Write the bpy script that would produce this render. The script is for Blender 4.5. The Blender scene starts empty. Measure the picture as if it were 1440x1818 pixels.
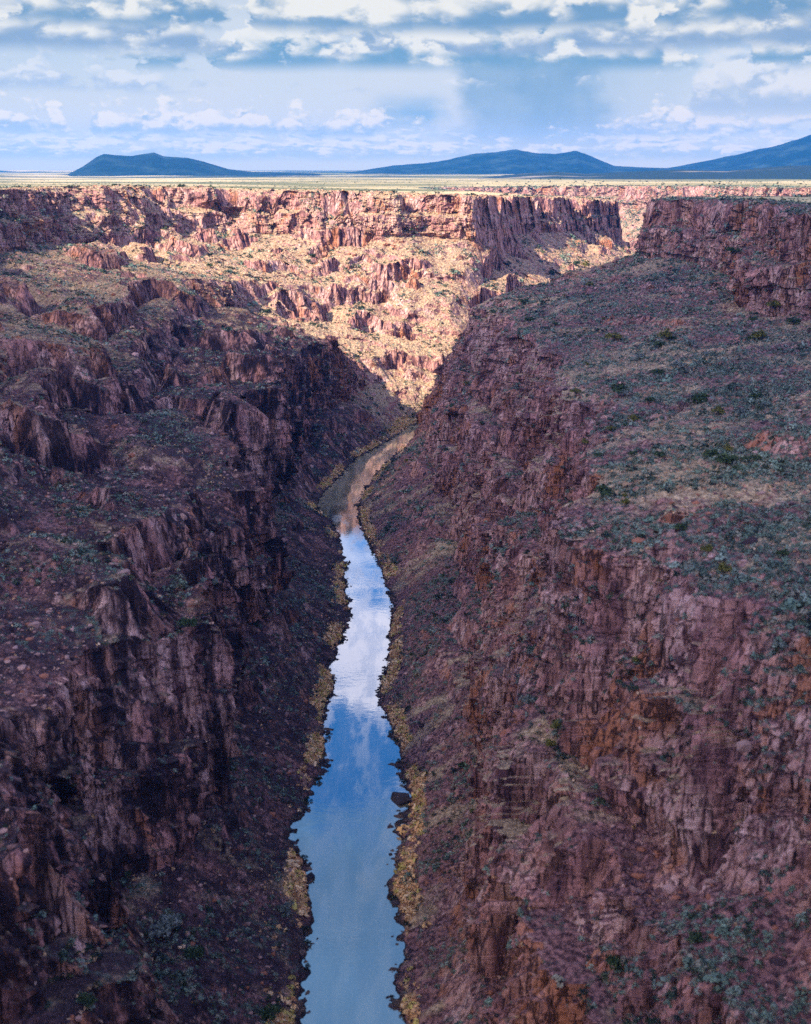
import bpy, math, random
import numpy as np

Q = 1.0            # mesh density
R = math.radians
rng = np.random.default_rng(7)
random.seed(7)
sc = bpy.context.scene
COL = sc.collection

# ------------------------------------------------------------------ camera
CAM_H = 172.0
F_PX, W_PX, H_PX = 2100.0, 1440.0, 1818.0
PITCH = math.atan(609.0 / F_PX)
cam_d = bpy.data.cameras.new('camera')
cam = bpy.data.objects.new('camera', cam_d)
COL.objects.link(cam)
cam.location = (0, 0, CAM_H)
cam.rotation_euler = (math.pi / 2 - PITCH, 0, 0)
cam_d.sensor_fit = 'HORIZONTAL'
cam_d.sensor_width = 36.0
cam_d.lens = 36.0 * F_PX / W_PX
cam_d.clip_start = 1.0
cam_d.clip_end = 120000.0
cam_d.dof.use_dof = True
cam_d.dof.focus_distance = 900.0
cam_d.dof.aperture_fstop = 0.125
sc.camera = cam

# ------------------------------------------------------------------ light and exposure
SUN_EL, SUN_AZ = 38.0, 52.0          # azimuth: degrees to the left of straight behind the camera
sv = np.array([-math.sin(R(SUN_AZ)) * math.cos(R(SUN_EL)), -math.cos(R(SUN_AZ)) * math.cos(R(SUN_EL)), math.sin(R(SUN_EL))])
sun_d = bpy.data.lights.new('sun', 'SUN')
sun = bpy.data.objects.new('sun', sun_d)
COL.objects.link(sun)
sun_d.energy = 4.2
sun_d.angle = R(0.5)
sun_d.color = (1.0, 0.88, 0.70)
sun.rotation_euler = (math.pi / 2 - R(SUN_EL), 0, math.atan2(sv[1], sv[0]) + math.pi / 2)
sun.location = (-300, -300, 600)
sc.view_settings.view_transform = 'Standard'
sc.view_settings.look = 'None'
sc.view_settings.exposure = 1.5
sc.view_settings.gamma = 1.0
sc.cycles.max_bounces = 6
sc.cycles.diffuse_bounces = 3
sc.cycles.glossy_bounces = 3
sc.cycles.volume_bounces = 1
sc.cycles.transparent_max_bounces = 24
sc.cycles.caustics_reflective = False
sc.cycles.use_denoising = False
sc.cycles.use_adaptive_sampling = True
sc.cycles.adaptive_threshold = 0.01
sc.cycles.sample_clamp_indirect = 3.0


class NT:
    """small helper for writing node trees"""
    def __init__(self, tree):
        self.t = tree
        tree.nodes.clear()

    def new(self, kind, **kw):
        n = self.t.nodes.new(kind)
        for k, v in kw.items():
            setattr(n, k, v)
        return n

    def put(self, sock, v):
        if v is None:
            return
        if hasattr(v, 'is_output'):
            self.t.links.new(v, sock)
        else:
            if isinstance(v, (tuple, list)) and sock.type == 'RGBA' and len(v) == 3:
                v = (*v, 1.0)
            sock.default_value = v

    def m(self, op, a=None, b=None, c=None, clamp=False):
        n = self.new('ShaderNodeMath', operation=op, use_clamp=clamp)
        for i, v in enumerate((a, b, c)):
            self.put(n.inputs[i], v)
        return n.outputs[0]

    def vm(self, op, a=None, b=None):
        n = self.new('ShaderNodeVectorMath', operation=op)
        self.put(n.inputs[0], a)
        self.put(n.inputs[1], b)
        return n.outputs[0]

    def mix(self, f, a, b, blend='MIX'):
        n = self.new('ShaderNodeMix', data_type='RGBA', blend_type=blend, clamp_factor=True)
        self.put(n.inputs[0], f)
        self.put(n.inputs[6], a)
        self.put(n.inputs[7], b)
        return n.outputs[2]

    def xyz(self, x, y, z):
        n = self.new('ShaderNodeCombineXYZ')
        for i, v in enumerate((x, y, z)):
            self.put(n.inputs[i], v)
        return n.outputs[0]

    def sep(self, v):
        n = self.new('ShaderNodeSeparateXYZ')
        self.put(n.inputs[0], v)
        return n.outputs

    def noise(self, vec, scale=1.0, detail=4.0, rough=0.55, dist=0.0, dim='3D', w=None):
        n = self.new('ShaderNodeTexNoise', noise_dimensions=dim)
        if vec is not None:
            self.put(n.inputs['Vector'], vec)
        if w is not None:
            self.put(n.inputs['W'], w)
        n.inputs['Scale'].default_value = scale
        n.inputs['Detail'].default_value = detail
        n.inputs['Roughness'].default_value = rough
        n.inputs['Distortion'].default_value = dist
        return n.outputs[0]

    def ss(self, v, lo, hi, a=0.0, b=1.0):
        n = self.new('ShaderNodeMapRange', interpolation_type='SMOOTHSTEP')
        self.put(n.inputs[0], v)
        for i, q in enumerate((lo, hi, a, b)):
            self.put(n.inputs[i + 1], q)
        return n.outputs[0]

    def curve(self, x, pts):
        """piecewise curve through (x, value) points, values 0..1, x already 0..1"""
        n = self.new('ShaderNodeValToRGB')
        cr = n.color_ramp
        cr.interpolation = 'EASE'
        while len(cr.elements) > 1:
            cr.elements.remove(cr.elements[-1])
        for i, (p, v) in enumerate(pts):
            e = cr.elements[0] if i == 0 else cr.elements.new(p)
            e.position = p
            e.color = (v, v, v, 1)
        self.put(n.inputs[0], x)
        return n.outputs[0]


# ------------------------------------------------------------------ sky
world = bpy.data.worlds.new('World')
sc.world = world
world.use_nodes = True


def build_sky():
    k = NT(world.node_tree)
    out = k.new('ShaderNodeOutputWorld')
    bg = k.new('ShaderNodeBackground')
    k.t.links.new(bg.outputs[0], out.inputs[0])
    sky = k.new('ShaderNodeTexSky', sky_type='NISHITA')
    sky.sun_disc = False
    sky.sun_elevation = R(SUN_EL)
    sky.sun_rotation = math.atan2(sv[0], sv[1])
    sky.altitude = 2000
    sky.air_density = 1.0
    sky.dust_density = 0.6
    sky.ozone_density = 3.0
    skyc = k.mix(1.0, sky.outputs[0], (0.095, 0.105, 0.12), 'MULTIPLY')
    d = k.sep(k.new('ShaderNodeTexCoord').outputs['Generated'])
    az = k.m('ARCTAN2', d[0], d[1])
    el = k.m('ARCSINE', d[2])
    # U, V: degrees of azimuth and elevation, both in units of 10 degrees
    U = k.m('MULTIPLY', az, 5.7296)
    V = k.m('MULTIPLY', el, 5.7296)
    A01 = k.m('MULTIPLY_ADD', U, 1 / 4.4, 0.5, clamp=True)      # -22 .. 22 degrees -> 0 .. 1

    def a(px):
        return min(1, max(0, (math.degrees(math.atan((px - 720) / 2186)) / 10) / 4.4 + 0.5))

    def v(py):
        return (math.degrees(math.atan((909 - py) / F_PX)) - math.degrees(PITCH)) / 10

    def crv(pts, x=None):
        return k.curve(A01 if x is None else x, [(a(p), q) for p, q in pts])

    col = skyc
    wpn = k.noise(k.xyz(k.m('MULTIPLY', U, 1.3), k.m('MULTIPLY', V, 2.0), 5.5), 1.6, 4.0, 0.6)
    UW = k.m('ADD', A01, k.m('ADD', k.m('MULTIPLY_ADD', wpn, 0.14, -0.07), k.m('MULTIPLY', V, 0.06)))
    # pale air near the horizon
    hz = k.ss(V, 1.1, 0.1, 0.0, 0.85)
    col = k.mix(hz, col, (0.74, 0.80, 0.89))
    # rain veils: soft, vertically streaked
    pst = k.xyz(k.m('MULTIPLY', U, 4.0), k.m('MULTIPLY', V, 1.6), 3.3)
    nst = k.noise(pst, 1.0, 4.0, 0.5)
    soft2 = k.noise(k.xyz(U, k.m('MULTIPLY', V, 2.0), 8.1), 3.0, 4.0, 0.55)
    veil = k.m('MULTIPLY', crv([(0, .55), (300, .6), (430, .95), (700, 1.0), (845, .95), (900, .35), (1080, .25), (1200, .5), (1440, .6)], UW), k.ss(V, v(296), v(170)))
    veil = k.m('MULTIPLY', veil, k.ss(k.m('ADD', k.m('MULTIPLY', nst, 0.5), k.m('MULTIPLY', soft2, 0.6)), 0.3, 0.75, 0.35, 1.0))
    col = k.mix(veil, col, (0.70, 0.77, 0.88))
    shaft = k.m('MULTIPLY', crv([(820, 0), (900, .8), (980, .95), (1050, .95), (1130, .3), (1210, .2), (1330, 0)], UW), k.ss(V, v(300), v(190)))
    shaft = k.m('MULTIPLY', shaft, k.m('MULTIPLY', k.ss(k.m('ADD', k.m('MULTIPLY', nst, 0.6), k.m('MULTIPLY', soft2, 0.5)), 0.2, 0.8, 0.5, 1.0), k.ss(V, v(70), v(110))))
    col = k.mix(shaft, col, (0.19, 0.36, 0.58))
    blue2 = k.m('MULTIPLY', crv([(630, 0), (760, .8), (850, 0)], UW), k.m('MULTIPLY', k.ss(V, v(250), v(205)), k.ss(V, v(150), v(200))))
    col = k.mix(k.m('MULTIPLY', blue2, k.ss(soft2, 0.35, 0.6)), col, (0.24, 0.45, 0.74))

    def voro(p, scale):
        n = k.new('ShaderNodeTexVoronoi', voronoi_dimensions='2D', feature='SMOOTH_F1')
        k.put(n.inputs['Vector'], p)
        n.inputs['Scale'].default_value = scale
        n.inputs['Smoothness'].default_value = 0.35
        n.inputs['Detail'].default_value = 1.0
        n.inputs['Roughness'].default_value = 0.45
        n.inputs['Lacunarity'].default_value = 2.6
        return n.outputs[0]

    def row(base, h, cover, us, seed, dark=(0.36, 0.49, 0.71), white=(0.90, 0.915, 0.925), soft=0.15, strength=1.0, wob=0.22, vs=None, lit=1.0, rise=1.0, flat=0.3):
        """a row of cumulus: flat dark bases at elevation v(base), billowing tops h pixels tall"""
        nonlocal col
        vb = v(base)
        H = v(base - h) - vb
        vs = vs or us * 1.35
        wn = k.noise(k.xyz(U, seed, 0.0), us * 0.4, 3.0, 0.5)
        t = k.m('DIVIDE', k.m('SUBTRACT', V, vb), H)
        t = k.m('ADD', t, k.m('MULTIPLY_ADD', wn, wob * 2, -wob))
        p = k.xyz(k.m('MULTIPLY', U, us), k.m('MULTIPLY', V, vs), seed * 7.7)
        n1 = k.noise(p, 1.5, 7.0, 0.60, 0.0)
        wv = k.m('MULTIPLY_ADD', n1, 0.9, -0.45)
        pw = k.vm('ADD', p, k.xyz(wv, k.m('MULTIPLY', wv, -0.8), 0.0))
        pw = k.vm('ADD', pw, (seed * 3.7, seed * 1.9, 0))
        p1 = k.m('SUBTRACT', 0.5, voro(pw, 1.9))
        p2 = k.m('SUBTRACT', 0.5, voro(k.vm('ADD', pw, (-0.09, 0.15, 0.0)), 1.9))
        cv = crv(cover)
        dens = k.m('ADD', k.m('MULTIPLY_ADD', n1, 2.8, -1.4), k.m('MULTIPLY', p1, 0.6))
        dens = k.m('ADD', dens, k.m('MULTIPLY_ADD', cv, 1.7, -1.02))
        dens = k.m('SUBTRACT', dens, k.m('MULTIPLY', k.m('MAXIMUM', k.m('SUBTRACT', t, flat), 0.0), rise))
        al = k.m('MULTIPLY', k.ss(dens, -soft * 0.4, soft), k.ss(t, -0.20, 0.12))
        al = k.m('MULTIPLY', al, strength)
        top = k.ss(k.m('ADD', t, k.m('MULTIPLY_ADD', n1, 1.1, -0.55)), 0.06, 0.46)
        li = k.m('ADD', k.m('MULTIPLY', top, 0.78), k.m('MULTIPLY', k.m('MULTIPLY', k.m('SUBTRACT', p1, p2), 1.7 * lit), k.m('MULTIPLY_ADD', top, 0.85, 0.15)))
        li = k.m('ADD', li, k.m('MULTIPLY_ADD', n1, 1.0, -0.5))
        li = k.ss(li, -0.12, 1.0)
        cc = k.mix(li, dark, white)
        col = k.mix(al, col, cc)

    # farthest to nearest
    row(282, 52, [(0, 1.0), (140, .9), (300, 1.0), (420, 1.0), (560, .95), (700, 1.0), (780, .9), (900, .75), (1040, .85), (1200, 1.0), (1440, .95)], 5.0, 2.1, dark=(.47, .62, .84), white=(.98, .98, 1.0), soft=.4, strength=.7, vs=15)
    row(236, 62, [(0, 1.0), (110, .85), (142, .1), (175, .9), (300, .9), (340, .85), (500, .8), (640, .9), (740, .6), (850, .3), (1060, .45), (1110, .9), (1240, .7), (1440, .7)], 4.6, 3.7, dark=(.42, .57, .81), white=(.95, .95, .96), strength=.78, soft=.3, vs=7.5)
    row(202, 120, [(0, .15), (400, .0), (900, .0), (1190, .2), (1245, .95), (1440, 1.1)], 2.4, 4.9, dark=(.46, .58, .78), white=(.83, .87, .94), soft=.3, strength=.9, vs=3.6)
    row(160, 70, [(0, .9), (90, .85), (330, .7), (420, .5), (800, .4), (1000, .3), (1200, .4), (1440, .55)], 3.6, 5.3, dark=(.44, .57, .81), white=(.80, .85, .94), soft=.4, strength=.85, vs=6)
    row(118, 90, [(0, .3), (200, .5), (360, .75), (560, .95), (760, .95), (800, .7), (830, 1.0), (1150, 1.05), (1190, .5), (1300, .65), (1440, .8)], 2.2, 6.1, dark=(.21, .39, .60), wob=.12, vs=3.9)
    row(92, 96, [(0, .7), (30, .95), (340, 1.05), (390, .6), (480, .65), (640, .7), (900, .7), (1200, 1.0), (1440, 1.05)], 2.1, 7.7, dark=(.30, .43, .64), wob=.2, vs=3.6)
    row(46, 100, [(0, .8), (40, .6), (100, .85), (370, .85), (430, .65), (620, 1.0), (780, 1.05), (1060, 1.05), (1120, .8), (1440, .95)], 1.8, 8.9, dark=(.20, .36, .58), wob=.3, vs=3.2)

    # the sky higher up: a broken deck with clear gaps, seen in the river and as light
    skyh = k.mix(1.0, skyc, k.mix(k.ss(d[1], 0.5, 0.8), (1.66, 1.42, 1.74), (0.36, 1.15, 1.5)), 'MULTIPLY')
    pl = k.m('DIVIDE', 1.0, k.m('MAXIMUM', d[2], 0.08))
    pv = k.xyz(k.m('MULTIPLY', d[0], pl), k.m('MULTIPLY', d[1], pl), 2.0)
    nh = k.noise(pv, 2.0, 5.0, 0.60, 0.3)
    fwd = k.ss(d[1], 0.2, 0.6)
    # the way the deck thins and thickens ahead of the camera, with height
    E01 = k.m('DIVIDE', k.m('ADD', V, k.m('MULTIPLY_ADD', k.noise(pv, 7.0, 4.0, 0.6), 1.1, -0.55)), 5.0, clamp=True)
    dk = k.curve(E01, [(0.0, .5), (0.26, .45), (0.33, .28), (0.395, .38), (0.43, .85), (0.49, .85), (0.522, .15), (0.58, .08), (0.605, .58), (0.66, .8), (0.85, .7), (1.0, .35)])
    dk = k.mix(fwd, (0.42, 0.42, 0.42), dk)
    dh = k.m('ADD', k.m('MULTIPLY_ADD', nh, 2.2, -1.1), k.m('MULTIPLY_ADD', dk, 1.7, -0.75))
    ah = k.ss(dh, -0.12, 0.34)
    ch = k.mix(k.ss(dh, 0.15, 0.85), (1.2, 1.13, 1.22), (0.78, 0.78, 0.98))
    thick = k.m('MULTIPLY', fwd, k.m('MULTIPLY', k.ss(V, 2.85, 3.05), k.ss(V, 6.0, 4.5)))
    ch = k.mix(thick, ch, k.mix(k.ss(dh, -0.1, 0.5), (0.22, 0.42, 0.68), (0.10, 0.22, 0.42)))
    colh = k.mix(ah, skyh, ch)
    # the air outside the haze is bright and neutral low down
    col = k.mix(1.0, col, k.mix(k.ss(V, 0.02, 0.55), (1.36, 1.08, 0.76), (1.04, 0.985, 0.86)), 'MULTIPLY')
    k.put(bg.inputs[0], col)
    bg.inputs[1].default_value = 0.36
    bgh = k.new('ShaderNodeBackground')
    k.put(bgh.inputs[0], colh)
    bgh.inputs[1].default_value = 0.9
    mx = k.new('ShaderNodeMixShader')
    k.put(mx.inputs[0], k.ss(V, 1.0, 1.4))
    k.t.links.new(bg.outputs[0], mx.inputs[1])
    k.t.links.new(bgh.outputs[0], mx.inputs[2])
    k.t.links.new(mx.outputs[0], out.inputs[0])


build_sky()
world.cycles.sampling_method = 'MANUAL'
world.cycles.sample_map_resolution = 512


# ------------------------------------------------------------------ numpy noise
PERM = rng.permutation(256).astype(np.int32)
PERM = np.concatenate([PERM, PERM, PERM])
GR = rng.normal(size=(256, 3)).astype(np.float32)
GR /= np.linalg.norm(GR, axis=1, keepdims=True)


def perlin(x, y, z):
    x = np.asarray(x, np.float32); y = np.asarray(y, np.float32); z = np.asarray(z, np.float32)
    x, y, z = np.broadcast_arrays(x, y, z)
    sh = x.shape
    x = x.ravel(); y = y.ravel(); z = z.ravel()
    out = np.empty(x.size, np.float32)
    for s in range(0, x.size, 400000):
        a, b, c = x[s:s + 400000], y[s:s + 400000], z[s:s + 400000]
        xi, yi, zi = np.floor(a), np.floor(b), np.floor(c)
        xf, yf, zf = a - xi, b - yi, c - zi
        xi = xi.astype(np.int32) & 255; yi = yi.astype(np.int32) & 255; zi = zi.astype(np.int32) & 255
        u = xf * xf * xf * (xf * (xf * 6 - 15) + 10)
        v = yf * yf * yf * (yf * (yf * 6 - 15) + 10)
        w = zf * zf * zf * (zf * (zf * 6 - 15) + 10)
        r = 0
        for dz in (0, 1):
            for dy in (0, 1):
                for dx in (0, 1):
                    g = GR[PERM[PERM[PERM[xi + dx] + yi + dy] + zi + dz]]
                    q = g[:, 0] * (xf - dx) + g[:, 1] * (yf - dy) + g[:, 2] * (zf - dz)
                    r = r + q * (u if dx else 1 - u) * (v if dy else 1 - v) * (w if dz else 1 - w)
        out[s:s + 400000] = r * 1.5
    return out.reshape(sh)


def fbm(x, y, z, o=4, gain=0.5, lac=2.03):
    r = 0; a = 1.0; t = 0
    for i in range(o):
        r = r + a * perlin(x, y, z)
        t += a; a *= gain
        x = x * lac + 17.3; y = y * lac - 5.1; z = z * lac + 9.7
    return r / t * 1.4


def ridged(x, y, z, o=4, gain=0.55, lac=2.03):
    r = 0; a = 1.0; t = 0
    for i in range(o):
        r = r + a * (1 - 2 * np.abs(perlin(x, y, z)))
        t += a; a *= gain
        x = x * lac + 7.3; y = y * lac - 3.1; z = z * lac + 1.7
    return r / t


def hash2(i, j, k=0):
    i = i.astype(np.int32) & 255; j = j.astype(np.int32) & 255
    return PERM[PERM[PERM[i] + j] + (k & 255)].astype(np.float32) / 255.0


def sst(x, a, b):
    t = np.clip((x - a) / (b - a), 0, 1)
    return t * t * (3 - 2 * t)


def mesh_from(name, V, Fq, mat, kind=None, attrs=None, smooth=False):
    """V (n,3), Fq (m,3 or 4) int array -> linked mesh object"""
    me = bpy.data.meshes.new(name)
    n, m, c = len(V), len(Fq), Fq.shape[1]
    me.vertices.add(n)
    me.vertices.foreach_set('co', np.ascontiguousarray(V, np.float32).ravel())
    me.loops.add(m * c)
    me.loops.foreach_set('vertex_index', np.ascontiguousarray(Fq, np.int32).ravel())
    me.polygons.add(m)
    me.polygons.foreach_set('loop_start', np.arange(0, m * c, c, dtype=np.int32))
    if attrs:
        for an, av in attrs.items():
            at = me.attributes.new(an, 'FLOAT_COLOR', 'POINT')
            at.data.foreach_set('color', np.ascontiguousarray(av, np.float32).ravel())
    me.update(calc_edges=True)
    me.polygons.foreach_set('use_smooth', np.full(m, smooth))
    if mat:
        me.materials.append(mat)
    o = bpy.data.objects.new(name, me)
    COL.objects.link(o)
    if kind:
        o['kind'] = kind
    return o


def tag(o, label, cat, group=None, kind=None):
    o['label'] = label; o['category'] = cat
    if group: o['group'] = group
    if kind: o['kind'] = kind
    return o


def new_mat(name):
    m = bpy.data.materials.new(name)
    m.use_nodes = True
    k = NT(m.node_tree)
    out = k.new('ShaderNodeOutputMaterial')
    b = k.new('ShaderNodeBsdfPrincipled')
    k.t.links.new(b.outputs[0], out.inputs[0])
    b.inputs['Roughness'].default_value = 0.9
    b.inputs['Specular IOR Level'].default_value = 0.15
    return m, k, b


# ------------------------------------------------------------------ materials
def terrain_material():
    m, k, b = new_mat('canyon_rock_and_soil')
    geo = k.new('ShaderNodeNewGeometry')
    pos = geo.outputs['Position']
    nz = k.sep(geo.outputs['Normal'])[2]
    zone = k.new('ShaderNodeAttribute', attribute_name='zone').outputs['Color']
    zc = k.new('ShaderNodeSeparateColor')
    k.put(zc.inputs[0], zone)
    grass, sage, bank = zc.outputs[0], zc.outputs[1], zc.outputs[2]
    px, py, pz = k.sep(pos)
    # rock: vertical streaks and joints, faint beds
    sv_ = k.xyz(px, py, k.m('MULTIPLY', pz, 0.15))
    streak = k.noise(sv_, 0.22, 5.0, 0.6)
    fine = k.noise(sv_, 1.1, 4.0, 0.62)
    blotch = k.noise(k.xyz(px, py, k.m('MULTIPLY', pz, 0.4)), 0.06, 5.0, 0.6)
    varn_shade = k.new('ShaderNodeAttribute', attribute_name='zone').outputs['Alpha']      # near left wall's deep shade painted in, with patchy dark basalt
    patch = k.noise(k.xyz(px, py, k.m('MULTIPLY', pz, 0.3)), 0.07, 4.0, 0.55)
    rock = k.mix(k.ss(streak, 0.36, 0.62), (0.125, 0.052, 0.056), (0.50, 0.235, 0.205))
    rock = k.mix(k.m('MULTIPLY', k.ss(k.m('ADD', k.m('MULTIPLY', fine, 0.5), k.m('MULTIPLY', streak, 0.5)), 0.42, 0.58), k.ss(patch, 0.45, 0.58)), rock, (0.64, 0.40, 0.34))
    vor = k.new('ShaderNodeTexVoronoi', feature='DISTANCE_TO_EDGE')
    k.put(vor.inputs['Vector'], k.vm('ADD', k.xyz(px, py, k.m('MULTIPLY', pz, 0.17)), k.xyz(k.m('MULTIPLY', streak, 5.0), k.m('MULTIPLY', fine, 3.0), k.m('MULTIPLY', fine, 1.5))))
    vor.inputs['Scale'].default_value = 0.42
    crack = k.ss(vor.outputs['Distance'], 0.10, 0.015)
    vcol = k.new('ShaderNodeTexVoronoi', feature='F1')
    k.t.links.new(vor.inputs['Vector'].links[0].from_socket, vcol.inputs['Vector'])
    vcol.inputs['Scale'].default_value = 0.42
    cellv = k.sep(vcol.outputs['Color'])[0]
    rock = k.mix(k.m('MULTIPLY', k.ss(cellv, 0.3, 0.95), 0.5), rock, (0.50, 0.24, 0.175))
    rock = k.mix(k.m('MULTIPLY', k.ss(blotch, 0.52, 0.64), 0.75), rock, (0.42, 0.150, 0.06))
    rock = k.mix(k.m('MULTIPLY', k.ss(fine, 0.47, 0.36), 0.8), rock, (0.026, 0.014, 0.018))
    rock = k.mix(k.m('MULTIPLY', k.m('MULTIPLY', crack, k.ss(nz, 0.62, 0.40, 0.1, 1.0)), k.ss(blotch, 0.38, 0.56, 0.15, 0.8)), rock, (0.020, 0.011, 0.014))
    rock = k.mix(k.m('MULTIPLY', varn_shade, k.ss(streak, 0.66, 0.44)), rock, (0.027, 0.015, 0.021))
    # loose ground: scree and soil and dry grass
    sp = k.noise(pos, 0.9, 5.0, 0.68)
    sp2 = k.noise(pos, 0.16, 4.0, 0.6)
    scree = k.mix(k.ss(sp, 0.38, 0.62), (0.055, 0.024, 0.028), (0.32, 0.15, 0.135))
    soil = k.mix(k.ss(sp, 0.36, 0.62), (0.26, 0.165, 0.095), (0.56, 0.395, 0.235))
    g2 = k.m('ADD', grass, k.m('MULTIPLY_ADD', sp2, 1.2, -0.6))
    ground = k.mix(k.ss(g2, 0.25, 0.75), scree, soil)
    ground = k.mix(k.m('MULTIPLY', varn_shade, k.ss(sp2, 0.64, 0.46, 0.45, 0.95)), ground, (0.038, 0.021, 0.028))  # the same painted shade over the loose ground
    # low sage and grass tufts between the modelled bushes
    tuft = k.noise(pos, 0.55, 3.0, 0.6)
    tf = k.m('MULTIPLY', k.ss(tuft, 0.50, 0.60), k.ss(k.m('ADD', sage, k.m('MULTIPLY_ADD', sp2, 0.8, -0.4)), 0.3, 0.8))
    ground = k.mix(k.m('MULTIPLY', tf, 0.75), ground, (0.085, 0.115, 0.092))
    straw = k.mix(k.ss(sp, 0.38, 0.62), (0.30, 0.16, 0.075), (0.66, 0.41, 0.20))
    ground = k.mix(k.ss(k.m('ADD', bank, k.m('MULTIPLY_ADD', sp2, 0.9, -0.45)), 0.35, 0.6), ground, straw)
    st = k.ss(k.m('ADD', nz, k.m('MULTIPLY_ADD', sp, 0.3, -0.15)), 0.76, 0.60)
    c = k.mix(st, ground, rock)
    # wet dark stones at the waterline
    wet = k.m('MULTIPLY', k.ss(pz, 0.5, 0.1), 0.8)
    c = k.mix(wet, c, (0.018, 0.014, 0.016))
    k.put(b.inputs['Base Color'], c)
    bump = k.new('ShaderNodeBump')
    bump.inputs['Strength'].default_value = 0.8
    bump.inputs['Distance'].default_value = 0.7
    k.put(bump.inputs['Height'], k.m('ADD', k.m('ADD', sp, k.m('MULTIPLY', fine, 0.8)), k.m('MULTIPLY_ADD', crack, -0.7, k.m('MULTIPLY', cellv, 0.7))))
    k.t.links.new(bump.outputs[0], b.inputs['Normal'])
    return m


def mesa_material():
    m, k, b = new_mat('sagebrush_plain')
    pos = k.new('ShaderNodeNewGeometry').outputs['Position']
    px, py, pz = k.sep(pos)
    st = k.xyz(k.m('MULTIPLY', px, 0.4), py, 0.0)
    big = k.noise(st, 0.0011, 5.0, 0.6)
    mid = k.noise(st, 0.006, 4.0, 0.6)
    fine = k.noise(pos, 0.35, 4.0, 0.65)
    green = k.mix(k.ss(fine, 0.4, 0.6), (0.085, 0.095, 0.035), (0.20, 0.18, 0.075))
    tan = k.mix(k.ss(fine, 0.35, 0.6), (0.34, 0.25, 0.11), (0.56, 0.43, 0.22))
    c = k.mix(k.ss(k.m('ADD', big, k.m('MULTIPLY_ADD', mid, 0.5, -0.25)), 0.44, 0.56), green, tan)
    # cloud shadow on the far plain, painted as dark belts
    far = k.ss(k.m('ADD', py, k.m('MULTIPLY', px, 0.8)), 2600.0, 4600.0)
    cloud_shadow = k.noise(k.xyz(k.m('MULTIPLY', px, 0.30), py, 5.0), 0.0007, 4.0, 0.55)
    c = k.mix(k.m('MULTIPLY', far, k.ss(cloud_shadow, 0.49, 0.54)), c, (0.030, 0.045, 0.028))
    k.put(b.inputs['Base Color'], c)
    return m


def hill_material():
    m, k, b = new_mat('wooded_shade_hill')
    pos = k.new('ShaderNodeNewGeometry').outputs['Position']
    n = k.noise(pos, 0.0055, 6.0, 0.66)
    c = k.mix(k.ss(n, 0.46, 0.68), (0.001, 0.008, 0.012), (0.022, 0.036, 0.034))  # cloud shadow painted into the dark forest colour
    k.put(b.inputs['Base Color'], c)
    return m


def low_hill_material():
    m, k, b = new_mat('badland_hill')
    pos = k.new('ShaderNodeNewGeometry').outputs['Position']
    px, py, pz = k.sep(pos)
    n = k.noise(k.xyz(k.m('MULTIPLY', px, 0.5), py, k.m('MULTIPLY', pz, 4.0)), 0.003, 6.0, 0.62)
    c = k.mix(k.ss(n, 0.55, 0.68), (0.010, 0.022, 0.024), (0.26, 0.21, 0.15))  # dark belts: cloud shadow painted over the pale badland
    k.put(b.inputs['Base Color'], c)
    return m


def water_material():
    m, k, b = new_mat('river_water')
    pos = k.new('ShaderNodeNewGeometry').outputs['Position']
    px, py, pz = k.sep(pos)
    wall_refl = k.ss(k.m('ADD', py, k.m('MULTIPLY', k.noise(pos, 0.05, 3.0, 0.6), 90.0)), 600.0, 690.0)  # tan reflection of the sunlit wall, painted into the far water
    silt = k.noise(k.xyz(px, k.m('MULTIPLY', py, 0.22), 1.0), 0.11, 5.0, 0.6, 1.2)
    k.put(b.inputs['Base Color'], k.mix(k.ss(silt, 0.36, 0.66), k.mix(wall_refl, (0.05, 0.058, 0.050), (0.20, 0.175, 0.10)), k.mix(wall_refl, (0.185, 0.150, 0.085), (0.40, 0.33, 0.20))))
    b.inputs['Roughness'].default_value = 0.06
    b.inputs['IOR'].default_value = 1.333
    b.inputs['Specular IOR Level'].default_value = 0.5
    gl = k.new('ShaderNodeBsdfGlossy')
    k.put(gl.inputs['Roughness'], k.ss(k.noise(k.xyz(k.m('MULTIPLY', px, 2.0), k.m('MULTIPLY', py, 0.5), 6.0), 0.09, 4.0, 0.6), 0.42, 0.62, 0.02, 0.16))
    gl.inputs['Color'].default_value = (0.92, 0.95, 0.97, 1)
    big = k.noise(k.xyz(k.m('MULTIPLY', px, 1.0), k.m('MULTIPLY', py, 0.45), 0.0), 0.12, 3.0, 0.6)
    rip = k.noise(k.xyz(k.m('MULTIPLY', px, 0.6), py, 0.0), 0.55, 4.0, 0.6)
    rif = k.ss(k.noise(k.xyz(k.m('MULTIPLY', px, 0.35), py, 3.0), 0.016, 3.0, 0.6), 0.50, 0.64, 0.5, 3.2)
    bump = k.new('ShaderNodeBump')
    bump.inputs['Strength'].default_value = 0.05
    bump.inputs['Distance'].default_value = 0.5
    k.put(bump.inputs['Height'], k.m('MULTIPLY', rif, k.m('ADD', k.m('MULTIPLY', big, 0.6), k.m('MULTIPLY', rip, 0.55))))
    k.t.links.new(bump.outputs[0], b.inputs['Normal'])
    k.t.links.new(bump.outputs[0], gl.inputs['Normal'])
    mx = k.new('ShaderNodeMixShader')
    mx.inputs[0].default_value = 0.27
    k.t.links.new(b.outputs[0], mx.inputs[1])
    k.t.links.new(gl.outputs[0], mx.inputs[2])
    out = [n for n in k.t.nodes if n.type == 'OUTPUT_MATERIAL'][0]
    k.t.links.new(mx.outputs[0], out.inputs[0])
    return m


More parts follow.
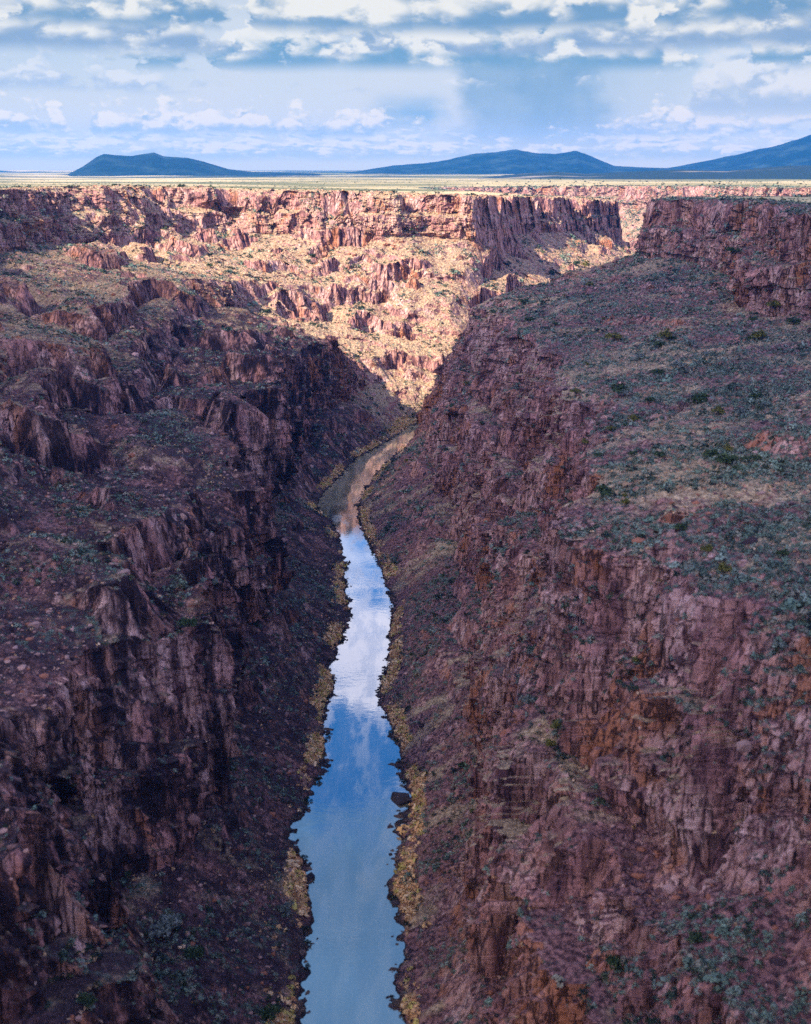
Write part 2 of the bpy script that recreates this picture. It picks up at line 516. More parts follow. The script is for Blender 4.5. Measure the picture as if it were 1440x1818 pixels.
def plant_material(name, gain=1.0, rough=0.85):
    """colour comes from the plant's own 'tint' attribute"""
    m, k, b = new_mat(name)
    t = k.new('ShaderNodeAttribute', attribute_name='tint').outputs['Color']
    k.put(b.inputs['Base Color'], k.mix(1.0, t, (gain, gain, gain), 'MULTIPLY'))
    b.inputs['Roughness'].default_value = rough
    return m


def flat_leaf_material(name, c0, c1):
    m, k, b = new_mat(name)
    pos = k.new('ShaderNodeTexCoord').outputs['Object']
    k.put(b.inputs['Base Color'], k.mix(k.ss(k.noise(pos, 2.2, 3.0, 0.6), 0.38, 0.62), c0, c1))
    return m


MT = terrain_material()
MMESA = mesa_material()
MHILL = hill_material()
MLOW = low_hill_material()
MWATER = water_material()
MPLANT = plant_material('plant_tints')
MSTONE = plant_material('stone_tints')

# ------------------------------------------------------------------ the gorge: shore lines (metres, camera above the origin)
SHL = np.array([(-60, -21), (150, -21), (208, -21.8), (226, -22.7), (238, -23), (251, -23.1), (266, -24.8), (274, -28), (279, -30.4), (286, -30.7), (291, -28), (303, -27.8), (319, -24.5), (334, -24.9), (358, -27), (378, -24.1), (390, -27.2), (411, -25.3), (437, -22.2), (465, -24.7), (509, -27.6), (543, -31.2), (577, -37.3), (592, -46.4), (625, -46.8), (662, -39), (710, -31.5), (741, -18.5), (783, -4.0)])
SHR = np.array([(-60, 0), (150, -0.5), (208, -0.6), (221, -2.5), (230, -.3), (242, -.7), (256, -4.2), (268, -2.9), (285, -.3), (303, .8), (319, -.8), (350, -5.5), (369, -10), (395, -6.1), (433, -6.6), (455, -4.6), (509, -12.3), (539, -17.5), (567, -22.6), (603, -25.5), (637, -22.5), (682, -15.4), (718, -7.0), (757, 5.0)])


def near_left(y, bx, bz, tx, tz, mx, mz, ux, uz, wx, wz, rx, rz):
    sx = np.interp(y, SHL[:, 0], SHL[:, 1])
    cx = sx + 11
    tz, tx, mz, uz = tz + 15, tx + 2, mz + 12, uz + 11         # sheer lower cliff, then a ledge
    return [(cx, y, -2.5), (sx, y, 0), (sx - 4, y, 2.2), (bx, y, bz), (tx, y, tz), (mx, y, mz), (ux, y, uz), (wx, y, wz), (rx, y, rz), (rx - 12, y, rz + .3), (rx - 40, y, rz - 1.0)]


# lines: bed, shore, bank, cliff foot, cliff top, ledge foot, ledge top, rim cliff foot, rim, mesa, mesa
LEFT = [
    near_left(-60, -54, 16, -64, 48, -120, 62, -130, 78, -262, 118, -280, 160),
    near_left(90, -54, 16, -64, 48, -120, 62, -130, 78, -262, 118, -280, 160),
    near_left(170, -62, 18, -74, 52, -118, 62, -126, 74, -262, 118, -280, 160),
    near_left(226, -72, 18, -84, 52, -110, 60, -118, 74, -262, 117, -282, 160),
    near_left(262, -60, 17, -70, 52, -112, 62, -122, 76, -262, 117, -282, 160),
    near_left(284, -54, 15, -60, 51, -115, 64, -125, 78, -262, 117, -282, 160),
    near_left(320, -60, 20, -68, 52, -118, 63, -128, 74, -262, 117, -282, 160),
    near_left(345, -64, 25, -72, 54, -122, 63, -134, 72, -264, 117, -284, 160),
    near_left(394, -54, 20, -61, 42, -120, 60, -132, 70, -264, 117, -284, 159),
    near_left(460, -68, 24, -79, 56, -132, 62, -145, 80, -266, 117, -285, 159),
    near_left(526, -75, 22, -86, 58, -122, 60, -136, 78, -268, 117, -286, 159),
    near_left(593, -74, 18, -84, 54, -126, 58, -142, 78, -270, 117, -287, 159),
    near_left(670, -62, 22, -74, 52, -140, 58, -160, 88, -272, 118, -288, 159),
    near_left(735, -52, 26, -64, 50, -136, 66, -150, 84, -272, 118, -288, 159),
    near_left(775, -44, 24, -54, 46, -134, 72, -146, 92, -270, 119, -286, 159),
    [(9, 795, -2.5), (1, 802, 0), (-3, 805, 2.5), (-36, 824, 24), (-46, 832, 44), (-122, 842, 76), (-132, 850, 96), (-246, 896, 120), (-262, 905, 159), (-274, 910, 159), (-298, 922, 158)],
    [(13, 803, -2.5), (4, 811, 0), (1, 815, 2.5), (-26, 842, 24), (-34, 852, 40), (-104, 884, 76), (-112, 896, 92), (-206, 962, 120), (-222, 982, 158.5), (-230, 993, 158.5), (-248, 1014, 157)],
    [(17, 808, -2.5), (8, 816, 0), (6, 820, 2.5), (-14, 858, 24), (-19, 870, 40), (-80, 914, 72), (-86, 928, 86), (-182, 1016, 120), (-197, 1038, 157.5), (-202, 1050, 157.5), (-212, 1075, 156)],
    [(22, 812, -2.5), (13, 820, 0), (11, 824, 2.5), (-2, 866, 24), (-5, 880, 40), (-48, 930, 66), (-50, 946, 82), (-98, 1030, 119), (-102, 1048, 155), (-104, 1060, 155), (-108, 1088, 153)],
    [(28, 815, -2.5), (20, 824, 0), (19, 828, 2.5), (14, 870, 24), (13, 884, 38), (-8, 936, 64), (-9, 952, 78), (-1, 1036, 118), (0, 1054, 152.5), (0, 1066, 152.5), (0, 1094, 151)],
    [(40, 820, -2.5), (32, 830, 0), (32, 834, 2.5), (34, 880, 26), (34, 894, 38), (38, 944, 62), (38, 958, 74), (65, 1048, 114), (62, 1060, 150.5), (58, 1070, 150.5), (50, 1098, 149)],
    [(80, 838, -2.5), (74, 850, 0), (72, 855, 2.5), (66, 906, 26), (64, 922, 38), (76, 990, 62), (75, 1004, 74), (107, 1168, 111), (102, 1172, 147), (94, 1180, 147), (70, 1200, 146)],
    [(160, 915, -2.5), (151, 926, 0), (148, 930, 2.5), (124, 980, 26), (120, 994, 38), (132, 1080, 60), (128, 1090, 72), (179, 1310, 108), (174, 1314, 143), (164, 1322, 143), (138, 1342, 142)],
    [(290, 1075, -2.5), (279, 1085, 0), (275, 1090, 2.5), (240, 1120, 26), (234, 1126, 38), (225, 1220, 58), (220, 1230, 68), (259, 1458, 98), (254, 1462, 136), (242, 1470, 137), (214, 1490, 136)],
    [(352, 1290, -2.5), (340, 1292, 0), (335, 1294, 2.5), (300, 1305, 26), (294, 1310, 38), (282, 1400, 58), (276, 1404, 68), (257, 1527, 98), (250, 1530, 136), (238, 1532, 137), (208, 1536, 136)],
    [(352, 1500, -2.5), (340, 1500, 0), (335, 1500, 2.5), (300, 1520, 26), (292, 1522, 38), (262, 1560, 58), (254, 1562, 68), (212, 1640, 98), (196, 1640, 136), (184, 1640, 138), (154, 1640, 137)],
    [(340, 1790, -2.5), (328, 1790, 0), (323, 1790, 2.5), (290, 1790, 26), (282, 1790, 38), (240, 1790, 58), (232, 1790, 68), (150, 1790, 98), (134, 1790, 138), (122, 1790, 140), (92, 1790, 139)],
    [(222, 2090, -2.5), (212, 2085, 0), (208, 2080, 2.5), (190, 2060, 26), (186, 2055, 38), (160, 2040, 58), (155, 2036, 68), (90, 2000, 98), (76, 1992, 138), (66, 1984, 140), (40, 1970, 139)],
]


def near_right(y, bx, bz, l1x, l1z, l2x, l2z, tx, tz, ux, uz, rx, rz):
    sx = np.interp(y, SHR[:, 0], SHR[:, 1])
    cx = np.interp(y, SHL[:, 0], SHL[:, 1]) + 11
    return [(cx, y, -2.5), (sx, y, 0), (sx + 4, y, 2.2), (bx, y, bz), (l1x, y, l1z), (l2x, y, l2z), (tx, y, tz), (tx + 9, y, tz + 3), (ux, y, uz), (rx, y, rz), (rx + 12, y, rz + .3), (rx + 40, y, rz - 1.0)]


# lines: bed, shore, bank, cliff foot, ledge lip, ledge back, bench edge, bench, rim cliff foot, rim, mesa, mesa
RIGHT = [
    near_right(-60, 24.0, 14.0, 51.4, 54.4, 69.6, 59.6, 100.0, 100.0, 215, 116, 232, 158),
    near_right(100, 24.0, 14.0, 48.5, 54.4, 64.8, 59.6, 92.0, 100.0, 215, 116, 232, 158),
    near_right(150, 23.3, 14.7, 44.4, 54.3, 58.5, 59.4, 82.0, 99.0, 212.9, 116, 229.1, 158),
    near_right(190, 23.0, 15.0, 40.7, 54.1, 52.5, 59.0, 72.2, 98.1, 211, 115.8, 226.8, 158),
    near_right(205, 24.6, 15.0, 37.0, 54.0, 45.4, 59.0, 59.2, 98.0, 210.2, 115.6, 225.8, 158),
    near_right(220, 26.0, 15.0, 35.7, 54.0, 42.4, 59.0, 52.7, 98.0, 209.5, 115.4, 224.9, 158),
    near_right(236, 25.6, 14.6, 35.5, 53.7, 42.3, 58.6, 51.9, 97.6, 208.7, 115.2, 223.9, 158),
    near_right(252, 24.4, 14.3, 32.9, 52.7, 38.9, 57.6, 47.1, 96.1, 207.9, 115, 222.9, 158),
    near_right(268, 25.0, 14.0, 34.1, 52.8, 40.5, 57.8, 49.5, 96.6, 207.2, 115, 222.1, 158),
    near_right(285, 25.0, 14.3, 35.0, 53.1, 41.9, 58.0, 51.8, 96.8, 206.5, 115, 221.2, 158),
    near_right(305, 25.0, 15.5, 35.5, 53.6, 42.9, 58.4, 53.4, 96.4, 205.7, 115, 220.1, 158),
    near_right(330, 25.0, 18.2, 36.3, 54.7, 44.0, 59.4, 55.6, 95.9, 204.6, 115, 218.8, 158),
    near_right(360, 25.6, 20.0, 37.5, 55.4, 45.6, 59.9, 57.9, 95.3, 202.9, 115, 216.2, 158),
    near_right(395, 26.6, 21.1, 38.7, 55.7, 47.0, 60.1, 59.7, 94.7, 200.3, 115, 212, 158),
    near_right(430, 27.5, 22.0, 39.7, 55.9, 48.0, 60.2, 60.9, 94.1, 196.9, 114.3, 207.2, 157.8),
    near_right(470, 27.5, 23.1, 39.6, 56.1, 47.8, 60.3, 60.9, 93.3, 192.1, 112.7, 200.8, 157.2),
    near_right(520, 23.2, 24.0, 36.7, 56.2, 45.7, 60.3, 60.7, 92.4, 180.9, 109.7, 189.6, 156.2),
    near_right(570, 18.0, 24.0, 33.3, 55.6, 43.6, 59.7, 60.6, 91.3, 164, 106, 172, 152),
    near_right(620, 16.0, 26.0, 31.1, 56.0, 41.1, 59.9, 57.9, 89.9, 178, 110, 188, 154),
    near_right(680, 20.0, 26.0, 32.6, 55.0, 41.1, 58.7, 55.1, 87.8, 188, 113, 197, 154),
    near_right(740, 22.0, 28.0, 33.2, 54.8, 40.6, 58.2, 53.0, 85.0, 182, 116, 190, 154),
    [(6, 778, -2.5), (8, 776, 0), (11, 777, 2.2), (25, 792, 31), (33, 797, 44), (36, 797, 48), (47, 796, 84), (56, 797, 87), (162, 815, 117), (168, 818, 153), (180, 822, 153.5), (205, 832, 152)],
    [(30, 800, -2.5), (36, 794, 0), (39, 797, 2.2), (46, 804, 31), (52, 804, 44), (55, 804, 48), (64, 806, 84), (72, 806, 87), (172, 832, 117), (177, 836, 153), (188, 838, 153.5), (212, 844, 152)],
    [(84, 838, -2.5), (92, 828, 0), (96, 824, 2.2), (110, 828, 28), (116, 828, 42), (120, 828, 46), (132, 832, 80), (142, 832, 84), (232, 860, 117), (240, 866, 153), (252, 868, 153.5), (278, 870, 152)],
    [(166, 910, -2.5), (178, 898, 0), (182, 895, 2.2), (205, 888, 28), (212, 886, 42), (216, 884, 46), (232, 884, 78), (242, 884, 82), (322, 915, 117), (332, 918, 153), (344, 914, 153.5), (370, 900, 152)],
    [(296, 1070, -2.5), (308, 1060, 0), (312, 1056, 2.2), (338, 1045, 28), (346, 1040, 42), (350, 1038, 46), (366, 1034, 78), (376, 1034, 82), (448, 1080, 117), (458, 1084, 153), (470, 1080, 153.5), (498, 1070, 152)],
    [(356, 1290, -2.5), (368, 1290, 0), (373, 1290, 2.2), (396, 1290, 24), (404, 1290, 40), (410, 1290, 44), (428, 1290, 66), (438, 1290, 70), (510, 1330, 112), (522, 1334, 151), (534, 1334, 151.5), (564, 1334, 150)],
    [(356, 1500, -2.5), (368, 1500, 0), (373, 1500, 2.2), (396, 1510, 24), (404, 1512, 40), (410, 1514, 44), (430, 1520, 66), (440, 1524, 70), (524, 1640, 110), (536, 1648, 148), (548, 1648, 148.5), (578, 1648, 147)],
    [(344, 1795, -2.5), (356, 1795, 0), (360, 1797, 2.2), (378, 1805, 24), (384, 1808, 40), (388, 1812, 44), (404, 1826, 66), (410, 1832, 70), (480, 1890, 108), (492, 1906, 146), (500, 1916, 146.5), (520, 1940, 145)],
    [(290, 1960, -2.5), (298, 1966, 0), (301, 1969, 2.2), (316, 1976, 24), (320, 1979, 40), (323, 1982, 44), (334, 1992, 66), (338, 1996, 70), (384, 2016, 107), (392, 2034, 145), (398, 2044, 145.5), (416, 2070, 144)],
    [(250, 2085, -2.5), (256, 2090, 0), (258, 2092, 2.2), (262, 2102, 24), (264, 2105, 40), (266, 2108, 44), (272, 2120, 66), (274, 2124, 70), (290, 2140, 106), (292, 2158, 143), (294, 2170, 143.5), (300, 2200, 142)],
    [(222, 2095, -2.5), (222, 2102, 0), (222, 2104, 2.2), (220, 2120, 24), (219, 2124, 40), (218, 2128, 44), (214, 2140, 66), (212, 2144, 70), (190, 2210, 106), (186, 2228, 141), (184, 2240, 141.5), (180, 2270, 140)],
    [(212, 2085, -2.5), (202, 2096, 0), (200, 2098, 2.2), (184, 2110, 24), (180, 2113, 40), (176, 2116, 44), (160, 2126, 66), (155, 2128, 70), (70, 2190, 104), (58, 2200, 140), (48, 2206, 140.5), (24, 2220, 139)],
    [(212, 2085, -2.5), (198, 2090, 0), (196, 2090, 2.2), (176, 2094, 24), (172, 2095, 40), (168, 2096, 44), (150, 2100, 66), (145, 2101, 70), (62, 2104, 102), (48, 2104, 140), (38, 2104, 140.5), (14, 2104, 139)],
    [(214, 2084, -2.5), (205, 2083, 0), (202, 2080, 2.2), (184, 2060, 24), (180, 2056, 40), (176, 2052, 44), (162, 2042, 62), (157, 2038, 66), (84, 2000, 98), (72, 1990, 139), (62, 1984, 140), (38, 1968, 139)],
]


def catmull(C, t):
    """C (S,M,3) control stations, t in station units -> (n,M,3), Catmull-Rom with damped tangents"""
    S = len(C)
    i = np.clip(np.floor(t).astype(int), 0, S - 2)
    f = (t - i)[:, None, None]
    p1, p2 = C[i], C[i + 1]
    p0, p3 = C[np.clip(i - 1, 0, S - 1)], C[np.clip(i + 2, 0, S - 1)]
    l1 = np.linalg.norm(p2 - p1, axis=-1, keepdims=True)
    l0 = np.linalg.norm(p1 - p0, axis=-1, keepdims=True) + 1e-3
    l2 = np.linalg.norm(p3 - p2, axis=-1, keepdims=True) + 1e-3
    m1 = (p2 - p0) / (l0 + l1) * l1
    m2 = (p3 - p1) / (l1 + l2) * l1
    f2, f3 = f * f, f * f * f
    return (2 * f3 - 3 * f2 + 1) * p1 + (f3 - 2 * f2 + f) * m1 + (-2 * f3 + 3 * f2) * p2 + (f3 - f2) * m2


def loft(tab, seg_rows, side, shore):
    C = np.array(tab, float)
    S, M, _ = C.shape
    ts = []
    for s in range(S - 1):
        L = max(np.linalg.norm(C[s + 1, j] - C[s, j]) for j in range(2, M - 2))
        near = min(np.linalg.norm(C[s, j, :2]) for j in range(1, M))
        dmid = 0.5 * (np.linalg.norm(C[s, 5, :2]) + np.linalg.norm(C[s + 1, 5, :2]))
        yy = 0.5 * (C[s, 5, 1] + C[s + 1, 5, 1])
        if yy < 110:
            sp = 3.0
        else:
            sp = np.clip(dmid / 800.0, 0.34, 1.6) if dmid < 1500 else 2.0
        n = max(2, int(L / sp * Q))
        ts.append(s + np.arange(n) / n)
    t = np.concatenate(ts + [[S - 1.0]])
    K = catmull(C, t)                                        # n, M, 3
    # detailed shore line where the stations are straight cross sections
    y = K[:, 1, 1]
    near = y < shore[-1, 0]
    sx = np.interp(y, shore[:, 0], shore[:, 1])
    for j, off in ((1, 0.0), (2, side * 4.0)):
        K[near, j, 0] = sx[near] + off
    P = []
    rowpos = []
    for j in range(M - 1):
        r = max(2, int(seg_rows[j] * Q))
        f = np.arange(r) / r
        P.append(K[:, j:j + 1, :] * (1 - f)[None, :, None] + K[:, j + 1:j + 2, :] * f[None, :, None])
        rowpos.append(j + f)
    P.append(K[:, M - 1:M, :])
    rowpos.append([M - 1.0])
    P = np.concatenate(P, 1)
    rp = np.concatenate(rowpos)
    nh = K[:, 1, :2] - K[:, M - 4 if side < 0 else M - 4, :2]
    nh = nh / np.linalg.norm(nh, axis=1, keepdims=True)
    return P, rp, nh


def sculpt(P, rp, nh, rim_row, side, edge_rows):
    """turn the smooth loft into rock: buttresses, joints, beds, outcrops and rubble"""
    x, y, z = (P[..., i].astype(np.float32) for i in range(3))
    # slope of the smooth loft
    da = np.gradient(P, axis=1)
    run = np.linalg.norm(da[..., :2], axis=-1) + 1e-4
    steep = sst(np.abs(da[..., 2]) / run, 0.85, 2.0)
    # soften the change from slope to cliff
    ker = 5
    st = steep.copy()
    for q in range(1, ker):
        st[:, q:] += steep[:, :-q]; st[:, :-q] += steep[:, q:]
    steep = np.clip(st / (2 * ker - 1), 0, 1).astype(np.float32)
    ds = np.linalg.norm(np.diff(P, axis=0), axis=-1)
    S = np.concatenate([np.zeros((1, P.shape[1])), np.cumsum(ds, 0)], 0).astype(np.float32)
    rpb = np.broadcast_to(rp[None, :], x.shape)
    # measure the distance along the wall at one line per band, so joints stand upright
    bands = np.floor(rp * 1.0 + 0.0) * 8 + np.floor((rp - np.floor(rp)) * np.where(np.floor(rp) == rim_row - 2, 5, 1))
    for bnd in np.unique(bands):
        q = np.where(bands == bnd)[0]
        S[:, q] = S[:, q[len(q) // 2]][:, None]
    up = sst(z, 2.0, 18.0)
    rimw = 1 - sst(rpb, rim_row - 0.05, rim_row + 0.8)
    nhx, nhy = nh[:, 0:1].astype(np.float32), nh[:, 1:2].astype(np.float32)
    seed = 31.7 * side
    # buttresses and gullies
    b1 = ridged(x / 62 + seed, y / 62, z / 260, 3)
    b2 = fbm(x / 23 + seed, y / 23, z / 60, 4)
    disp = ((b1 - 0.3) * (17.0 if side < 0 else 8.0) + b2 * (6.5 if side < 0 else 4.2)) * up * (0.35 + 0.65 * rimw)
    disp += fbm(x / 90, y / 90 + seed, z / 300, 2) * 9.0 * up * rimw
    # jointed columns and beds on the steep rock
    wp = fbm(x / 14, y / 14, z / 80 + 3, 2)
    s1 = S / 6.5 + wp * 0.9
    z1 = z / 9.0 + hash2(np.floor(s1), np.floor(s1) * 0, 5) * 3 + wp * 0.3
    blk1 = hash2(np.floor(s1), np.floor(z1), 1) - 0.5
    s2 = S / 2.3 + wp * 1.6
    z2 = z / 4.0 + hash2(np.floor(s2), np.floor(s2) * 0, 9) * 3
    blk2 = hash2(np.floor(s2), np.floor(z2), 2) - 0.5
    s3 = S / 19.0 + wp * 1.2
    blk3 = hash2(np.floor(s3), np.floor(s3) * 0 + np.floor(z / 40), 3) - 0.5
    s4 = S / 1.15 + wp * 2.0
    blk4 = hash2(np.floor(s4), np.floor(z / 2.6 + hash2(np.floor(s4), np.floor(s4) * 0, 4) * 3), 6) - 0.5
    fr = ridged(x / 5.0, y / 5.0, z / 9.0, 3)
    disp += steep * rimw * (blk1 * 4.2 + blk2 * 2.2 + blk3 * 10.0 + blk4 * 1.1 + fr * 1.6)
    # beds: a saw profile up the cliff
    bed = z / 7.5 + fbm(x / 40, y / 40, 0.5, 2) * 0.8
    bf = bed - np.floor(bed)
    disp += steep * rimw * (0.5 - bf) * 1.0
    frac = rpb - (rim_row - 1)
    setb = sst(fbm(x / 55, y / 55, 6.1, 3), -0.15, 0.15)
    disp -= sst(frac, 0.46, 0.56) * (1 - sst(rpb, rim_row + 0.2, rim_row + 1.0)) * (2.0 + 9.0 * setb)
    x = x + nhx * disp
    y = y + nhy * disp
    # outcrops: bands of broken ledge standing out of the talus
    om = fbm(x / 52 + 5, y / 52, z / 34, 4)
    om2 = fbm(x / 110 + 2, y / 110, 1.5, 2)
    # the rim wall is broken by slumps where talus climbs to the top
    face = 1 - sst(rpb, 5.6, 6.1)                         # the right cliff below the bench
    low = 0.32 * face if side > 0 else 0.30 * (1 - sst(y, 700, 840))
    mask = sst(om + 0.35 * om2 + low, 0.05 if side < 0 else 0.02, 0.22) * (1 - steep) * sst(z, 8, 26) * (1 - sst(rpb, rim_row - 0.6, rim_row))
    hstep = 21.0 if side < 0 else 14.0
    hstep = hstep * 1.0
    tz = z / hstep + fbm(x / 55, y / 55, 3.3, 2) * 0.9
    fl = np.floor(tz); ff = tz - fl
    terr = fl + 0.10 * ff + 0.90 * np.clip((ff - 0.40) / 0.20, 0, 1)
    dzt = (terr - tz) * hstep * mask
    if side > 0:
        dzt = dzt * (0.40 + 0.80 * face)
    z = z + dzt
    # jointing of those outcrops
    riser = mask * sst(np.abs(ff - 0.5), 0.35, 0.05)
    x = x + nhx * riser * (blk1 * 4.8 + blk2 * 2.8 + blk4 * 1.2)
    y = y + nhy * riser * (blk1 * 4.8 + blk2 * 2.8 + blk4 * 1.2)
    # notches where the rim has slumped
    notch = sst(fbm(x / 42, y / 42, 9.3, 4), 0.06, 0.42)
    wn = sst(rpb, rim_row - 0.9, rim_row - 0.05) * (1 - sst(rpb, rim_row + 0.7, rim_row + 1.35))
    z = z - notch * wn * 15.0 - wn * 2.0 * (fbm(x / 12, y / 12, 2.0, 3) + 0.3)
    # rubble
    rb = fbm(x / 7.0, y / 7.0, 0.3, 4) * 1.0 + np.maximum(fbm(x / 2.6, y / 2.6, 4.4, 2), 0.0) * 1.2
    z = z + rb * (1 - 0.6 * steep) * sst(z, 0.6, 8.0) * np.where(rpb > rim_row, 0.35, 1.0)
    # ragged waterline
    sw = sst(rpb, 0.3, 1.0) * (1 - sst(rpb, 2.0, 2.4))
    z = z + fbm(x / 5.0, y / 5.0, 8.8, 4) * 1.0 * sw
    out = np.stack([x, y, z], -1)
    return out, steep, mask, S


def grid_faces(n, m, flip):
    i = np.arange(n * m, dtype=np.int32).reshape(n, m)
    a, b, c, d = i[:-1, :-1], i[1:, :-1], i[1:, 1:], i[:-1, 1:]
    q = np.stack([a, b, c, d] if flip else [a, d, c, b], -1)
    return q.reshape(-1, 4)


def zone_of(P, side, steep, S, rp):
    x, y, z = P[..., 0], P[..., 1], P[..., 2]
    n = fbm(x / 45, y / 45, z / 60 + 2, 4)
    n2 = fbm(x / 16, y / 16, z / 30 + 7, 3)
    far = sst(y + 0.5 * x, 690, 860)
    # chutes of loose rock and strips of grass running down the slope
    chute = fbm(S[:, S.shape[1] // 2][:, None] / 7.0 + n2 * 0.5, np.broadcast_to(rp[None, :], x.shape) * 0.9, 0.5, 3)
    if side < 0:
        grass = 0.20 + 0.70 * far + 0.55 * chute + 0.42 * n + 0.25 * n2 + 0.42 * sst(z, 66, 100)
        sage = 0.42 + 0.5 * n2 - 0.30 * far - 0.7 * chute
    else:
        bench = np.broadcast_to(sst(rp, 5.9, 6.5)[None, :], x.shape)
        chute = chute * (1 - 0.75 * bench)
        grass = 0.20 + (0.26 - 0.16 * sst(y, 430, 600)) * bench + 0.55 * chute + 0.75 * n + 0.25 * n2 + 0.8 * sst(y, 1200, 1500)
        sage = 0.38 + 0.45 * bench + 0.5 * n2 - 0.6 * n - 0.7 * chute
    bank = sst(z, 0.3, 0.9) * (1 - sst(z, 1.8, 4.0)) * (0.62 + 1.7 * fbm(x / 14, y / 24, 2.2, 3))
    bank = bank + 1.2 * np.exp(-((x - 4) ** 2 + (y - 806) ** 2) / 260.0) * (1 - sst(z, 4, 7))
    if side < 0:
        varn_shade = (0.98 - 1.05 * far) * sst(n2 + 0.5, -0.2, 0.40) * (1 - 0.55 * sst(z, 80, 104))  # shade of the near left wall put into its colour, fading far off
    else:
        varn_shade = 0.22 * sst(n2 + n, 0.0, 0.5)
    return np.stack([grass, sage, bank, np.clip(varn_shade, 0, 1)], -1)


PL, rpL, nhL = loft(LEFT, [10, 10, 46, 64, 96, 30, 190, 80, 10, 14], -1, SHL)
VL, stL, mkL, SL = sculpt(PL, rpL, nhL, 8, -1, None)
PR, rpR, nhR = loft(RIGHT, [10, 10, 46, 84, 20, 84, 20, 200, 80, 10, 14], 1, SHR)
VR, stR, mkR, SR = sculpt(PR, rpR, nhR, 9, 1, None)
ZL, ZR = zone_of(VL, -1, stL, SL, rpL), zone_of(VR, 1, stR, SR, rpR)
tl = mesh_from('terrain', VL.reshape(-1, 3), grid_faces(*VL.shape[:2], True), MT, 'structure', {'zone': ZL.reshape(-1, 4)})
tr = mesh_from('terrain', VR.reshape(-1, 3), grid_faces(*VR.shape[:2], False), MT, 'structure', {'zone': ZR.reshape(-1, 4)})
print('terrain', VL.shape, VR.shape)

# ------------------------------------------------------------------ mesa: one sheet to the horizon with the gorge cut out
jl = int(np.argmin(np.abs(rpL - 9.35))); jr = int(np.argmin(np.abs(rpR - 10.35)))
holeL, holeR = VL[::6, jl, :], VR[::6, jr, :]
poly = np.concatenate([holeL[:, :2], holeR[::-1, :2]])
rimpts = np.concatenate([holeL[::4], holeR[::4]])


def inside(pts, poly):
    x, y = pts[:, 0], pts[:, 1]
    c = np.zeros(len(pts), bool)
    x1, y1 = poly[-1]
    for x2, y2 in poly:
        if y1 != y2:
            hit = ((y2 > y) != (y1 > y)) & (x < (x1 - x2) * (y - y2) / (y1 - y2) + x2)
            c ^= hit
        x1, y1 = x2, y2
    return c


def mesa_height(x, y):
    r = np.hypot(x, y)
    num = 0; den = 0; dmin = 1e9
    for p in rimpts[::2]:
        d2 = (x - p[0]) ** 2 + (y - p[1]) ** 2 + 300.0
        w = 1 / d2 ** 1.5
        num = num + w * p[2]; den = den + w
    near = num / den
    far = np.interp(r, [0, 1500, 3000, 6000, 9000, 14000], [156, 148, 143, 139, 146, 158])
    far = far + fbm(x / 900, y / 900, 0.2, 3) * np.interp(r, [500, 2500, 9000], [1, 4, 9])
    dr = np.min(np.stack([(x - p[0]) ** 2 + (y - p[1]) ** 2 for p in rimpts[::3]]), 0) ** 0.5
    w = sst(dr, 60, 900)
    return near * (1 - w) + far * w + fbm(x / 30, y / 30, 0.7, 3) * 0.7


azs = np.concatenate([np.arange(-180, -24, 3.0), np.arange(-24, 24, 0.09 / Q), np.arange(24, 180.1, 3.0)])
rs = np.concatenate([np.linspace(20, 150, 6), np.geomspace(170, 3000, int(420 * Q)), np.geomspace(3080, 14000, int(150 * Q))])
AZ, RS = np.meshgrid(np.radians(azs), rs, indexing='ij')
mx, my = (RS * np.sin(AZ)).astype(np.float32), (RS * np.cos(AZ)).astype(np.float32)
mz = mesa_height(mx.ravel(), my.ravel()).reshape(mx.shape)
ins = inside(np.stack([mx.ravel(), my.ravel()], -1), poly)
ins |= (np.hypot(mx.ravel(), my.ravel()) < 160)
fq = grid_faces(*mx.shape, True)
keep = ~ins[fq].any(1)
MV = np.stack([mx, my, mz], -1).reshape(-1, 3)
fq = fq[keep]
used = np.unique(fq); remap = np.zeros(len(MV), np.int32); remap[used] = np.arange(len(used))
mesa = mesh_from('ground', MV[used], remap[fq], MMESA, 'structure')

# ------------------------------------------------------------------ river
wl = PL[::3, int(np.argmin(np.abs(rpL - 1.55)))].copy(); wr = PR[::3, int(np.argmin(np.abs(rpR - 1.55)))].copy()
wl[:, 2] = 0; wr[:, 2] = 0


def resample(p, n):
    d = np.concatenate([[0], np.cumsum(np.linalg.norm(np.diff(p, axis=0), axis=1))])
    q = np.linspace(0, d[-1], n)
    return np.stack([np.interp(q, d, p[:, i]) for i in range(3)], -1)


NW = 700
# pair the shores by fraction of length, piecewise so that cross lines stay square
cut_l = int(np.argmin(np.abs(wl[:, 1] - 757))); cut_r = int(np.argmin(np.abs(wr[:, 1] - 757)))
ya = np.linspace(-60, 757, 400)


def byy(p, c):
    o = np.argsort(p[:c, 1])
    return np.stack([np.interp(ya, p[:c, 1][o], p[:c, 0][o]), ya, ya * 0], -1)


rl = np.concatenate([byy(wl, cut_l), resample(wl[cut_l + 1:], 300)])
rr = np.concatenate([byy(wr, cut_r), resample(wr[cut_r + 1:], 300)])
ff = np.linspace(0, 1, 7)[None, :, None]
RV = rl[:, None, :] * (1 - ff) + rr[:, None, :] * ff
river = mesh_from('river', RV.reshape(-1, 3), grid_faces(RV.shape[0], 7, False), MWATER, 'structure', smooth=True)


# ------------------------------------------------------------------ far mountains and hills
def az_of(px):
    return math.atan((px - 720) / 2186)


